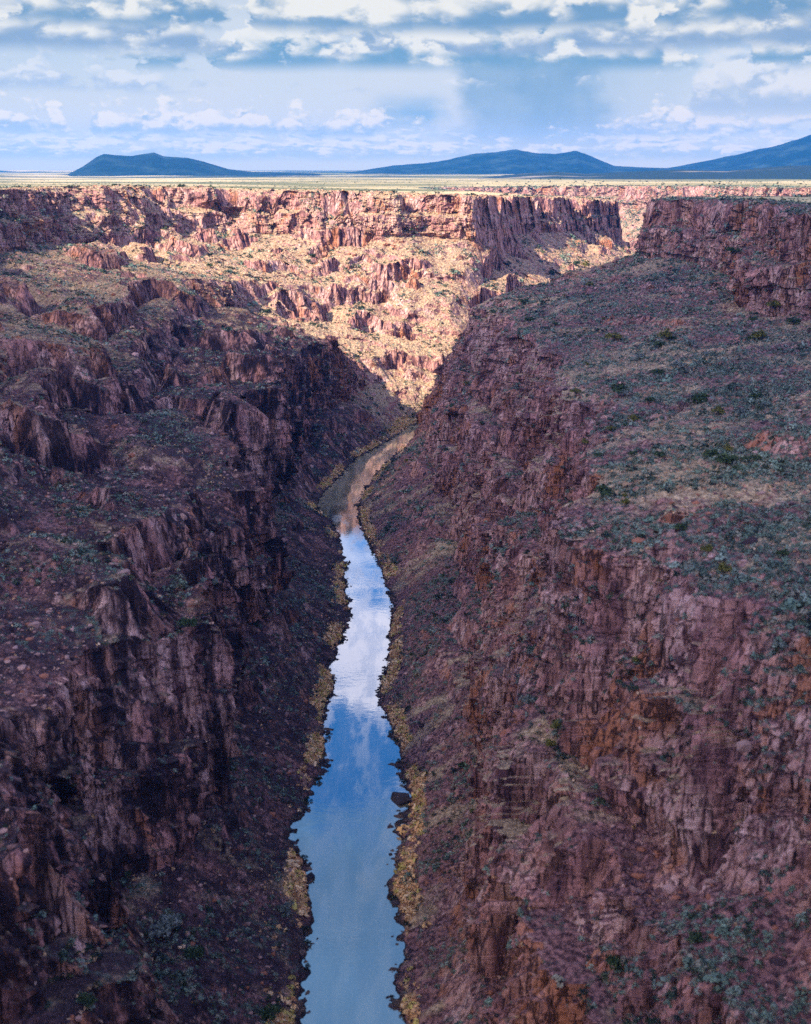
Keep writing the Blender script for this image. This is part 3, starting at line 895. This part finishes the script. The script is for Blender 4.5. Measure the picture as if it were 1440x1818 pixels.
def ridge(name, dist, prof, depth, mat, label, rough=0.26, seed=0, base=150.0):
    """a mountain seen at distance dist whose skyline runs through (px, height px above its foot)"""
    px = np.array([p for p, _ in prof], float); hp = np.array([h for _, h in prof], float)
    n = int(260); m = 70
    a = np.linspace(px[0], px[-1], n)
    h = np.interp(a, px, hp) * dist / 2186.0
    # smooth the polyline
    for _ in range(1):
        h[1:-1] = (h[:-2] + 2 * h[1:-1] + h[2:]) / 4
    vv = np.linspace(-1, 1, m)
    A = np.arctan((a - 720) / 2186)[:, None]
    D = dist + depth * vv[None, :] + 0 * A
    X, Y = D * np.sin(A), D * np.cos(A)
    bell = np.clip(1 - np.abs(vv)[None, :] ** 1.35, 0, 1)
    rg = ridged(X / 650 + seed, Y / 650, 0.5 + seed, 5)
    Z = h[:, None] * bell * (1 + rough * (rg - 0.35) * (1 - bell * 0.75) * 2.2) + h[:, None] * 0.06 * rg * bell
    Z = np.maximum(Z, 0) + base - 15
    V = np.stack([X, Y, Z], -1)
    o = mesh_from(name, V.reshape(-1, 3), grid_faces(n, m, False), mat, 'structure', smooth=True)
    tag(o, label, 'hill')
    return o


ridge('mountain', 7000, [(60, 0), (120, 3), (148, 15), (172, 29), (186, 34), (235, 31), (262, 36), (275, 38), (292, 32), (335, 30), (362, 25), (405, 12), (450, 7), (500, 5), (555, 4), (600, 0)], 700, MHILL, 'dark blue flat topped mountain alone beyond the left rim', rough=0.12, seed=2)
ridge('mountain', 8600, [(580, 0), (640, 6), (700, 14), (750, 18), (800, 24), (850, 33), (915, 39), (950, 33), (985, 31), (1020, 36), (1050, 28), (1090, 14), (1150, 12), (1230, 9), (1300, 4), (1360, 0)], 900, MHILL, 'long blue mountain with rounded double summit in the middle of the skyline', seed=5)
ridge('mountain', 9000, [(1120, 0), (1200, 12), (1260, 22), (1320, 32), (1380, 44), (1440, 60), (1520, 76), (1640, 60), (1760, 0)], 1200, MHILL, 'high pale blue mountain rising out of frame at the right edge', seed=9)
ridge('mountain', 11000, [(-420, 0), (-300, 18), (-100, 8), (0, 4), (70, 2), (120, 0)], 800, MHILL, 'low blue ridge on the left edge of the skyline', seed=12)
ridge('hills', 4600, [(800, 0), (860, 3), (930, 9), (990, 12), (1040, 9), (1110, 12), (1200, 16), (1290, 14), (1380, 20), (1470, 22), (1600, 0)], 800, MLOW, 'pale badland hills with dark painted cloud shadow belts right of centre', rough=0.3, seed=15)


# ------------------------------------------------------------------ clouds over the near gorge (their shadow covers it)
def icosphere(sub):
    import bmesh
    bm = bmesh.new()
    bmesh.ops.create_icosphere(bm, subdivisions=sub, radius=1.0)
    bm.verts.ensure_lookup_table()
    v = np.array([q.co[:] for q in bm.verts], np.float32)
    f = np.array([[q.index for q in p.verts] for p in bm.faces], np.int32)
    bm.free()
    return v, f


CLOUD_Z = 1250.0
shade = np.array([(-1100, -500), (-1100, 930), (-420, 985), (-170, 925), (-60, 862), (0, 822), (60, 842), (140, 900), (320, 985), (520, 1060), (900, 1100), (1300, 900), (1300, -500)], float)
cm, ck, cb = new_mat('cloud_white')
cb.inputs['Base Color'].default_value = (0.92, 0.93, 0.95, 1)
cb.inputs['Roughness'].default_value = 1.0
ctr = ck.new('ShaderNodeBsdfTransparent')
cmx = ck.new('ShaderNodeMixShader')
cmx.inputs[0].default_value = 0.17                       # thin fair weather cloud: some sun comes through
ck.t.links.new(ctr.outputs[0], cmx.inputs[1])
ck.t.links.new(cb.outputs[0], cmx.inputs[2])
ck.t.links.new(cmx.outputs[0], [n for n in ck.t.nodes if n.type == 'OUTPUT_MATERIAL'][0].inputs[0])
off = sv[:2] / sv[2] * CLOUD_Z
iv, if_ = icosphere(3)
CV, CF = [], []
cnt = 0
r2 = np.random.default_rng(3)
cand = np.stack([r2.uniform(-1100, 1300, 9000), r2.uniform(-500, 1100, 9000)], -1)
dist_edge = np.full(len(cand), 1e9)
for i in range(len(shade)):
    p, q = shade[i - 1], shade[i]
    tt = np.clip(((cand - p) @ (q - p)) / ((q - p) @ (q - p)), 0, 1)
    dist_edge = np.minimum(dist_edge, np.linalg.norm(cand - (p + tt[:, None] * (q - p)), axis=1))
ok = inside(cand, shade)
placed = []
for c, d in zip(cand[ok], dist_edge[ok]):
    rad = min(190.0, d * 0.95)
    if rad < 16:
        continue
    if -420 < c[0] < 10 and 600 < c[1] < 960 and r2.random() < 0.6:
        continue
    if rad < 90 and r2.random() < 0.3:
        continue
    if any((c[0] - a) ** 2 + (c[1] - b) ** 2 < (0.50 * min(rad, r_)) ** 2 for a, b, r_ in placed):
        continue
    placed.append((c[0], c[1], rad))
    n = 1 + 0.16 * fbm(iv[:, 0] * 2 + c[0], iv[:, 1] * 2 + c[1], iv[:, 2] * 2, 3)
    v = iv * n[:, None] * rad
    v[:, 2] = np.where(v[:, 2] < 0, v[:, 2] * 0.16, v[:, 2] * 0.75)
    CV.append(v + np.array([c[0] + off[0], c[1] + off[1], CLOUD_Z]))
    CF.append(if_ + cnt); cnt += len(iv)
    if len(placed) > 420:
        break
cl = mesh_from('cloud', np.concatenate(CV), np.concatenate(CF), cm, 'structure', smooth=True)
tag(cl, 'broad flat based cumulus cloud overhead shading the near gorge', 'cloud')
print('cloud puffs', len(placed))

# ------------------------------------------------------------------ ground cover
ALLV = np.concatenate([VL.reshape(-1, 3), VR.reshape(-1, 3)])
ZONE = np.concatenate([ZL.reshape(-1, 4), ZR.reshape(-1, 4)])


def normals_grid(V, side):
    a = np.gradient(V, axis=0); b = np.gradient(V, axis=1)
    n = np.cross(a, b)
    ar = np.linalg.norm(n, axis=-1)
    n = n / (ar[..., None] + 1e-9)
    n *= np.sign(n[..., 2:3] + 1e-9)
    return n, ar


nL, aL = normals_grid(VL, -1); nR, aR = normals_grid(VR, 1)
NZ = np.concatenate([nL[..., 2].ravel(), nR[..., 2].ravel()])
AREA = np.concatenate([aL.ravel(), aR.ravel()])
cth, sth = math.cos(PITCH), math.sin(PITCH)


def to_view(p):
    z = p[:, 2] - CAM_H
    d = p[:, 1] * cth - z * sth
    u = p[:, 1] * sth + z * cth
    dd = np.maximum(d, 1)
    return 720 + F_PX * p[:, 0] / dd, 909 - F_PX * u / dd, d


SX, SY, SD = to_view(ALLV)
INV = (SD > 60) & (SX > -330) & (SX < 1800) & (SY < 2050) & (SY > 250)
side_id = np.concatenate([np.full(VL.shape[0] * VL.shape[1], -1), np.full(VR.shape[0] * VR.shape[1], 1)])
RP = np.concatenate([np.broadcast_to(rpL, VL.shape[:2]).ravel() - 8, np.broadcast_to(rpR, VR.shape[:2]).ravel() - 9])


def leaf_clump(n, seed, flat=0.75, size=0.42, up=0.3):
    """a bush of n small leaf faces spread through a rounded volume, unit radius, base at z=0"""
    r = np.random.default_rng(seed)
    d = r.normal(size=(n, 3)); d /= np.linalg.norm(d, axis=1, keepdims=True)
    d[:, 2] = np.abs(d[:, 2])
    lob = 0.75 + 0.35 * perlin(d[:, 0] * 1.7 + seed, d[:, 1] * 1.7, d[:, 2] * 1.7)
    rad = r.uniform(0.55, 1.0, n) ** 0.5 * lob
    c = d * rad[:, None] * np.array([1, 1, flat * 1.5])
    nn = d + r.normal(size=(n, 3)) * 0.55; nn[:, 2] += up
    nn /= np.linalg.norm(nn, axis=1, keepdims=True)
    t = np.cross(nn, r.normal(size=(n, 3))); t /= np.linalg.norm(t, axis=1, keepdims=True)
    b = np.cross(nn, t)
    s = size * r.uniform(0.6, 1.25, n)[:, None]
    q = np.stack([c - t * s * .6, c - b * s * .45 + nn * s * .1, c + t * s * .7, c + b * s * .45 - nn * s * .05], 1)
    return q.reshape(-1, 3).astype(np.float32), np.arange(n * 4, dtype=np.int32).reshape(n, 4)


def SDI(p):
    return np.linalg.norm(p - np.array([0, 0, CAM_H]), axis=1)


def scatter(name, n, w, sizes, tints, protos, mat, label, cat, sink=0.12, tint_jit=0.25, lod_split=False, seed=1):
    r = np.random.default_rng(seed)
    w = w / w.sum()
    idx = r.choice(len(ALLV), n, p=w)
    P = ALLV[idx] + np.stack([r.uniform(-.3, .3, n), r.uniform(-.3, .3, n), np.zeros(n)], -1)
    sc_ = sizes(r, idx)
    rot = r.uniform(0, 2 * math.pi, n)
    ti = r.integers(0, len(tints), n)
    T = np.array(tints)[ti] * (1 + r.uniform(-tint_jit, tint_jit, (n, 1)))
    half = len(protos) // 2
    pid = r.integers(0, half, n) + np.where(SDI(P) > 520.0, half, 0) if lod_split else r.integers(0, len(protos), n)
    Vs, Fs, As = [], [], []
    base = 0
    for k_, (pv, pf) in enumerate(protos):
        s = np.where(pid == k_)[0]
        if not len(s):
            continue
        c, sn = np.cos(rot[s])[:, None], np.sin(rot[s])[:, None]
        sq = r.uniform(0.8, 1.25, (len(s), 1))
        vx = (pv[None, :, 0] * c - pv[None, :, 1] * sn) * sc_[s][:, None] * sq
        vy = (pv[None, :, 0] * sn + pv[None, :, 1] * c) * sc_[s][:, None] / sq
        vz = pv[None, :, 2] * sc_[s][:, None]
        V = np.stack([vx + P[s, 0:1], vy + P[s, 1:2], vz + P[s, 2:3] - sink * sc_[s][:, None]], -1)
        F = pf[None] + (np.arange(len(s)) * len(pv))[:, None, None] + base
        A = np.concatenate([np.broadcast_to(T[s][:, None, :], (len(s), len(pv), 3)), np.ones((len(s), len(pv), 1))], -1)
        Vs.append(V.reshape(-1, 3)); Fs.append(F.reshape(-1, pf.shape[1])); As.append(A.reshape(-1, 4))
        base += len(s) * len(pv)
    o = mesh_from(name, np.concatenate(Vs), np.concatenate(Fs), mat, 'stuff', {'tint': np.concatenate(As)})
    tag(o, label, cat)
    return o


far_sz = np.clip(SD / 700.0, 0.75, 1.5)
open_ground = INV * AREA * sst(NZ, 0.55, 0.8) * (ALLV[:, 2] > 2.0) * (RP < 1.5)
# clumpy cover
cl1 = fbm(ALLV[:, 0] / 24, ALLV[:, 1] / 24, ALLV[:, 2] / 50, 3)
lod = 1.0 / np.clip(SD / 500.0, 0.38, 2.2)
sage_w = open_ground * np.where(side_id > 0, np.where(ALLV[:, 2] > 86, np.where(ALLV[:, 1] > 480, 1.1, 1.9), 1.5), np.where((ALLV[:, 2] < 70) & (ALLV[:, 2] > 24), 0.7, 1.3)) * np.clip(ZONE[:, 1] * 1.3 + cl1 * 1.2 - 0.1, 0.03, 1.6) ** 1.5 * lod
tuf = [leaf_clump(30, s, size=0.40) for s in (1, 2, 3, 4)] + [leaf_clump(14, s, size=0.62) for s in (5, 6, 7, 8)]
SAGE = [(0.115, 0.165, 0.118), (0.145, 0.20, 0.145), (0.20, 0.245, 0.19), (0.060, 0.085, 0.066), (0.22, 0.20, 0.145)]
scatter('sagebrush_cover', int(116000 * Q), sage_w, lambda r, i: r.lognormal(-0.36, 0.45, len(i)) * far_sz[i], SAGE, tuf, MPLANT,
        'grey green sagebrush covering the slopes and benches of the gorge', 'sagebrush', lod_split=True, seed=11)
dark_w = open_ground * np.clip(0.15 + cl1 * 1.3, 0.02, 1.3) ** 1.4 * lod
DARK = [(0.022, 0.034, 0.022), (0.034, 0.046, 0.026), (0.020, 0.026, 0.022), (0.05, 0.058, 0.03)]
scatter('dark_scrub', int(19000 * Q), dark_w, lambda r, i: r.lognormal(-0.15, 0.38, len(i)) * far_sz[i], DARK, tuf, MPLANT,
        'small dark green bushes scattered over the slopes', 'scrub', lod_split=True, seed=12)
grass_w = open_ground * np.where(side_id > 0, 0.6, 1.3) * np.clip(ZONE[:, 0] * 1.3 - 0.1 + cl1 * 0.5, 0.02, 1.5) * lod
tf2 = [leaf_clump(10, s, flat=0.5, size=0.7, up=0.0) for s in (21, 22, 23)]
STRAW = [(0.48, 0.30, 0.16), (0.60, 0.40, 0.25), (0.44, 0.25, 0.12), (0.52, 0.33, 0.25)]
scatter('dry_grass', int(40000 * Q), grass_w, lambda r, i: r.lognormal(-0.5, 0.3, len(i)) * far_sz[i], STRAW, tf2, MPLANT,
        'straw coloured dry grass tufts between the bushes', 'grass', seed=13)
bank_w = INV * AREA * (ALLV[:, 2] > 0.4) * np.clip(ZONE[:, 2], 0, 1) ** 2 * (ALLV[:, 1] < 830)
GOLD = [(0.76, 0.46, 0.21), (0.68, 0.38, 0.18), (0.80, 0.54, 0.30), (0.46, 0.36, 0.10), (0.40, 0.20, 0.10)]
scatter('bank_grass', int(7000 * Q), bank_w, lambda r, i: r.lognormal(-0.25, 0.35, len(i)), GOLD, tf2 + tuf, MPLANT,
        'golden grass and willow growing along the river banks', 'grass', seed=14)


def rock_proto(seed, sub=1):
    v, f = icosphere(sub)
    r = np.random.default_rng(seed)
    v = v.copy()
    for _ in range(9):
        d = r.normal(size=3); d /= np.linalg.norm(d)
        lim = r.uniform(0.45, 0.8)
        e = v @ d - lim
        v -= np.where(e > 0, e, 0)[:, None] * d[None, :].astype(np.float32)
    v *= np.array([1.1, 0.9, 0.8], np.float32)
    return v.astype(np.float32), f


rocks = [rock_proto(s) for s in (31, 32, 33, 34, 35)]
rock_w = open_ground * (0.4 + np.clip(0.7 - ZONE[:, 0], 0, 1)) * np.clip(0.35 + cl1 * -1.0, 0.05, 1.3) * lod * sst(NZ, 0.5, 0.7)
STONE = [(0.13, 0.065, 0.058), (0.22, 0.115, 0.10), (0.09, 0.045, 0.045), (0.36, 0.21, 0.18), (0.05, 0.028, 0.032), (0.26, 0.10, 0.06), (0.34, 0.20, 0.17)]
scatter('rubble', int(34000 * Q), rock_w, lambda r, i: r.lognormal(-0.72, 0.58, len(i)) * far_sz[i], STONE, rocks, MSTONE,
        'red brown basalt rubble strewn down the talus slopes', 'rubble', sink=0.15, seed=15)
shore_w = INV * AREA * (np.abs(ALLV[:, 2] - 0.35) < 0.7) * (ALLV[:, 1] < 830) * np.clip(0.4 + fbm(ALLV[:, 0] / 12, ALLV[:, 1] / 12, 0.1, 2) * 2, 0.02, 2)
BLACK = [(0.028, 0.020, 0.024), (0.045, 0.032, 0.034), (0.07, 0.045, 0.042), (0.10, 0.065, 0.05)]
scatter('shore_stones', int(2600 * Q), shore_w, lambda r, i: r.lognormal(-0.45, 0.45, len(i)), BLACK, rocks, MSTONE,
        'dark wet boulders heaped along the waterline', 'stones', sink=0.2, seed=16)

# mesa brush
ms = rng.uniform(0, 1, (24000, 2))
aa = np.radians(-21 + 42 * ms[:, 0]); rr_ = 420 * (3600 / 420) ** ms[:, 1]
mp = np.stack([rr_ * np.sin(aa), rr_ * np.cos(aa)], -1)
mp = mp[~inside(mp, poly)]
mp = mp[fbm(mp[:, 0] / 120, mp[:, 1] / 120, 0.4, 3) + rng.uniform(-.5, .5, len(mp)) > -0.05]
mzz = mesa_height(mp[:, 0].astype(np.float32), mp[:, 1].astype(np.float32))
ALLV_keep = ALLV
ALLV = np.column_stack([mp, mzz])
scatter('mesa_brush', len(ALLV), np.ones(len(ALLV)), lambda r, i: r.lognormal(-0.1, 0.35, len(i)), [(0.07, 0.085, 0.045), (0.12, 0.125, 0.065), (0.16, 0.15, 0.08), (0.045, 0.06, 0.032)], tuf[4:], MPLANT,
        'low sagebrush dotted over the flat mesa top', 'sagebrush', seed=17)
ALLV = ALLV_keep


# ------------------------------------------------------------------ single shrubs and small trees
VIS_IDX = np.where(INV)[0]


def ground_at(px, py, tol=5.0):
    """the terrain point that the line of sight through this place in the view first meets"""
    q = VIS_IDX[(np.abs(SX[VIS_IDX] - px) < tol) & (np.abs(SY[VIS_IDX] - py) < tol)]
    if not len(q):
        return None
    return ALLV[q[np.argmin(SD[q])]]


def shrub_mesh(name, n, seed, c0, c1, flat=0.85, size=0.17):
    r = np.random.default_rng(seed)
    nl = int(r.integers(5, 8))
    Vs, Fs, c = [], [], 0
    for q in range(nl):
        v, f = leaf_clump(int(n * 1.6 / nl), seed * 10 + q, flat=flat, size=size * 2.0)
        a_ = r.uniform(0, 6.28); d_ = 0.0 if q == 0 else r.uniform(0.35, 0.75)
        v = v * r.uniform(0.38, 0.62) + np.array([math.cos(a_) * d_, math.sin(a_) * d_, 0.15 + (0.45 if q == 0 else r.uniform(0.0, 0.35))])
        Vs.append(v); Fs.append(f + c); c += len(v)
    me_o = mesh_from(name, np.concatenate(Vs), np.concatenate(Fs), flat_leaf_material(name + '_leaf', c0, c1))
    me = me_o.data
    bpy.data.objects.remove(me_o)
    return me


def trunk_mesh(name, seed):
    r = np.random.default_rng(seed)
    V, F = [], []
    cnt = 0
    for b in range(5):
        ang = r.uniform(0, 6.28); lean = 0.0 if b == 0 else r.uniform(0.35, 0.8)
        L = 0.95 if b == 0 else r.uniform(0.55, 0.8)
        for q in range(4):
            f = q / 3
            rad = (0.085 if b == 0 else 0.05) * (1 - 0.75 * f)
            c = np.array([math.cos(ang) * lean * L * f, math.sin(ang) * lean * L * f, 0.02 + (0.12 if b else 0) + L * f * (1 - 0.3 * lean)])
            for s in range(6):
                V.append(c + rad * np.array([math.cos(s * 1.047), math.sin(s * 1.047), 0]))
        for q in range(3):
            for s in range(6):
                F.append((cnt + q * 6 + s, cnt + q * 6 + (s + 1) % 6, cnt + q * 6 + 6 + (s + 1) % 6, cnt + q * 6 + 6 + s))
        cnt += 24
    V = np.array(V); V[:, 2] -= 0.2
    m = BARK
    o = mesh_from(name, V, np.array(F, np.int32), m)
    me = o.data
    bpy.data.objects.remove(o)
    return me


BARK = flat_leaf_material('shrub_bark', (0.06, 0.045, 0.035), (0.12, 0.09, 0.07))
KIND = {
    'yellow': [shrub_mesh('yellow_shrub_crown', 260, s, (0.075, 0.075, 0.018), (0.17, 0.15, 0.035)) for s in (41, 42)],
    'green': [shrub_mesh('juniper_crown', 300, s, (0.022, 0.040, 0.018), (0.060, 0.085, 0.034)) for s in (43, 44)],
    'grey': [shrub_mesh('grey_shrub_crown', 260, s, (0.10, 0.12, 0.10), (0.20, 0.22, 0.19)) for s in (45,)],
    'bare': [shrub_mesh('bare_shrub_crown', 220, s, (0.12, 0.065, 0.065), (0.22, 0.13, 0.12)) for s in (46,)],
    'dark': [shrub_mesh('river_shrub_crown', 200, s, (0.012, 0.018, 0.013), (0.036, 0.045, 0.024), flat=0.7) for s in (47, 48)],
}
TRUNKS = [trunk_mesh('shrub_trunk', s) for s in (51, 52)]


def shrub(name, kind, loc, r, label, cat, group=None, i=0, parts=True):
    root = bpy.data.objects.new(name, None)
    COL.objects.link(root)
    root.empty_display_size = 0.3
    root.location = loc
    root.rotation_euler = (0, 0, random.uniform(0, 6.28))
    root.scale = (r * random.uniform(.9, 1.1), r * random.uniform(.9, 1.1), r * random.uniform(.85, 1.1))
    tag(root, label, cat, group)
    ms_ = KIND[kind]
    c = bpy.data.objects.new('crown', ms_[i % len(ms_)]); COL.objects.link(c); c.parent = root
    t = bpy.data.objects.new('trunk', TRUNKS[i % 2]); COL.objects.link(t); t.parent = root
    return root


# (place in the photograph, radius there in px, kind, label)
BENCH = [
    (1085, 602, 17, 'yellow', 'large olive yellow shrub alone on the open slope below the right promontory cliff'),
    (1185, 598, 16, 'yellow', 'olive shrub midway between the promontory cliff and the next shrubs right of it'),
    (1165, 612, 11, 'green', 'small dark bush beside the olive shrub in the middle of the right slope'),
    (1345, 600, 16, 'yellow', 'yellow green shrub at the foot of the right hand buttress, lower of two'),
    (1380, 552, 15, 'yellow', 'yellow green shrub against the right edge cliff, highest on the bench'),
    (1405, 574, 12, 'green', 'dark round bush right of the highest yellow shrub near the right edge'),
    (1095, 696, 17, 'green', 'dark green juniper beside the pale trail, next to a grey bush'),
    (1112, 698, 14, 'grey', 'pale grey bush leaning on the juniper beside the pale trail'),
    (1150, 712, 11, 'green', 'small dark juniper just below the pale trail'),
    (1240, 712, 18, 'green', 'broad dark juniper in the middle of the bench right of the pale trail'),
    (1208, 722, 14, 'bare', 'pinkish leafless shrub left of the broad juniper on the bench'),
    (1272, 734, 13, 'yellow', 'yellow shrub just below the broad juniper on the bench'),
    (1285, 822, 20, 'green', 'biggest dark juniper standing alone low on the green bench'),
    (1107, 891, 10, 'yellow', 'small yellow shrub near the lip of the bench above the tall cliff'),
    (1205, 938, 12, 'green', 'dark bush near the lip of the bench with a grey bush behind'),
    (1203, 918, 10, 'grey', 'small grey bush behind the dark bush near the bench lip'),
    (1388, 984, 12, 'green', 'dark bush low on the bench near the right edge of the photo'),
    (1255, 978, 13, 'yellow', 'dull olive bush on bare pink ground near the bench lip'),
    (1020, 694, 11, 'yellow', 'olive shrub at the top of the middle cliff, left of the pale trail'),
    (1203, 650, 13, 'grey', 'grey green spreading bush on the slope above the pale trail'),
    (1130, 634, 11, 'grey', 'grey green bush on the slope below the large olive shrub'),
    (1040, 470, 9, 'yellow', 'yellow green shrub on the skyline slope left of the promontory foot'),
    (1028, 466, 7, 'green', 'small dark bush left of the yellow shrub on the skyline slope'),
    (982, 482, 7, 'green', 'small bush farthest down the skyline slope towards the river bend'),
    (1295, 452, 13, 'green', 'dark bush growing in the crack between the two right hand cliffs'),
    (928, 535, 9, 'green', 'dark bush on top of the middle cliff near its outer corner'),
    (935, 568, 10, 'green', 'dark trailing bush on the brow of the middle cliff'),
    (1230, 610, 10, 'grey', 'small grey bush right of the midslope olive shrub'),
    (1060, 806, 8, 'green', 'tiny dark bush by the bench corner above the notch'),
    (1040, 790, 8, 'yellow', 'tiny yellow bush perched on the bench corner above the notch'),
    (1090, 1722, 22, 'green', 'dark green bush clinging to the lowest right cliff at the bottom of the photo'),
    (972, 1320, 13, 'yellow', 'olive bush on a ledge of the tall right cliff'),
    (540, 384, 0, 'green', ''),
    (640, 318, 0, 'green', ''),
    (375, 470, 8, 'green', 'small dark bush on the sunlit talus left of the far cliff'),
    (560, 452, 6, 'green', 'lone green bush on the sunlit talus under the far cliff'),
]
miss = 0
for i, (px, py, rp_, kind, label) in enumerate(BENCH):
    if not label:
        continue
    g = ground_at(px, py)
    if g is None:
        g = ground_at(px, py, 14)
    if g is None:
        miss += 1
        continue
    d = float(g[1] * cth - (g[2] - CAM_H) * sth)
    r = rp_ * d / F_PX * 1.1
    nm = {'yellow': 'olive_shrub', 'green': 'juniper_shrub', 'grey': 'grey_shrub', 'bare': 'leafless_shrub'}[kind]
    shrub(nm, kind, (float(g[0]), float(g[1]), float(g[2]) - 0.1), r, label, 'shrub', None, i)
print('missing shrubs', miss)

# many more shrubs dotted over the slopes, each kind one group
OPEN = np.where((open_ground > 0) & (NZ > 0.72) & (SD < 900) & (SX > 0) & (SX < 1440) & (SY < 1818))[0]
PICK = np.random.default_rng(21)
wq = (AREA[OPEN] * np.clip(0.2 + cl1[OPEN] * 1.5, 0.02, 2) * np.where(side_id[OPEN] > 0, 2.2, 0.8) / SD[OPEN])
for i, q in enumerate(PICK.choice(OPEN, 150, replace=False, p=wq / wq.sum())):
    kind = PICK.choice(['green', 'yellow', 'grey', 'bare'], p=[.5, .22, .2, .08])
    nm, what = {'green': ('juniper_shrub', 'small dark green juniper'), 'yellow': ('olive_shrub', 'small olive yellow bush'), 'grey': ('grey_shrub', 'small grey green bush'), 'bare': ('leafless_shrub', 'small pinkish leafless bush')}[kind]
    g = ALLV[q]
    shrub(nm, kind, (float(g[0]), float(g[1]), float(g[2]) - 0.1), float(PICK.lognormal(0.38, 0.42)), what + ' rooted among the sage on the shaded gorge slopes', 'shrub', what + 's on the gorge slopes', i)

# far rim shrubs: standing on the mesa edge
RIM = [(200, 326, 6, 'green', 'round shrub on the far rim, left of the sunlit cliff'),
       (320, 330, 7, 'green', 'tallest round shrub on the rim of the sunlit far cliff'),
       (296, 331, 4, 'yellow', 'low shrub just left of the tallest shrub on the far rim'),
       (475, 330, 4, 'green', 'tiny shrub on the mesa behind the middle of the far rim'),
       (228, 334, 3, 'yellow', 'lowest yellowish shrub near the left corner of the far rim')]
for i, (px, py, rp_, kind, label) in enumerate(RIM):
    az = math.atan((px - 720) / 2186)
    # nearest rim vertex at that azimuth
    line = VL[:, int(np.argmin(np.abs(rpL - 8.5)))]
    la = np.arctan2(line[:, 0], line[:, 1]); lr = np.hypot(line[:, 0], line[:, 1])
    vis = lr > 700
    j = np.where(vis)[0][np.argmin(np.abs(la[vis] - az))]
    p = line[j]
    r = rp_ * lr[j] / F_PX
    shrub('olive_shrub' if kind == 'yellow' else 'juniper_shrub', kind, (float(p[0]), float(p[1]), float(p[2]) - 0.1), r, label, 'shrub', None, i)

# plateau junipers along the right and beyond, one group
GRP = 'junipers on the flat mesa behind the rims'
r3 = np.random.default_rng(5)
n_m = 0
while n_m < 90:
    px = r3.choice([r3.uniform(860, 1080), r3.uniform(1040, 1300), r3.uniform(1140, 1440), r3.uniform(540, 860)], p=[.3, .25, .35, .1])
    az = math.atan((px - 720) / 2186)
    rr0 = r3.uniform(900, 3200) if px > 1140 else r3.uniform(1500, 3800)
    x_, y_ = rr0 * math.sin(az), rr0 * math.cos(az)
    if inside(np.array([[x_, y_]]), poly)[0]:
        continue
    zz = float(mesa_height(np.array([x_], np.float32), np.array([y_], np.float32))[0])
    shrub('juniper_shrub', 'green' if r3.random() < .75 else 'yellow', (x_, y_, zz), r3.uniform(1.6, 3.2), 'small round juniper standing on the flat mesa behind the canyon rim', 'shrub', GRP, n_m)
    n_m += 1

# dark bushes and boulders standing at the water's edge
GR_B = 'dark bushes at the water edge'
for i in range(64):
    lft = r3.random() < 0.45
    if lft:
        y_ = r3.uniform(190, 770); x_ = float(np.interp(y_, SHL[:, 0], SHL[:, 1])) - r3.uniform(-1.2, 1.5)
    else:
        y_ = r3.uniform(190, 750); x_ = float(np.interp(y_, SHR[:, 0], SHR[:, 1])) + r3.uniform(-1.2, 1.5)
    V_ = VL if lft else VR
    shrub('willow_shrub', 'dark', (x_, y_, 0.0), r3.uniform(0.6, 1.5), 'dark low willow bush overhanging the edge of the river', 'shrub', GR_B, i)

# ------------------------------------------------------------------ haze
HAZE = 4.4e-5
hm = bpy.data.materials.new('haze_air')
hm.use_nodes = True
hk = NT(hm.node_tree)
ho = hk.new('ShaderNodeOutputMaterial')
hv = hk.new('ShaderNodeVolumePrincipled')
hv.inputs['Color'].default_value = (0.03, 0.38, 1.0, 1)
hv.inputs['Density'].default_value = HAZE
hv.inputs['Anisotropy'].default_value = 0.2
hk.t.links.new(hv.outputs[0], ho.inputs['Volume'])
X0, X1, Y0, Y1, Z0, Z1 = -14200, 14200, -14200, 14200, -4.0, 560.0
hb = np.array([(x, y, z) for z in (Z0, Z1) for y in (Y0, Y1) for x in (X0, X1)], float)
hf = np.array([(0, 2, 3, 1), (4, 5, 7, 6), (0, 1, 5, 4), (2, 6, 7, 3), (0, 4, 6, 2), (1, 3, 7, 5)], np.int32)
hz = mesh_from('haze', hb, hf, hm, 'stuff')
tag(hz, 'thin blue haze in the air over the gorge and plain', 'haze')
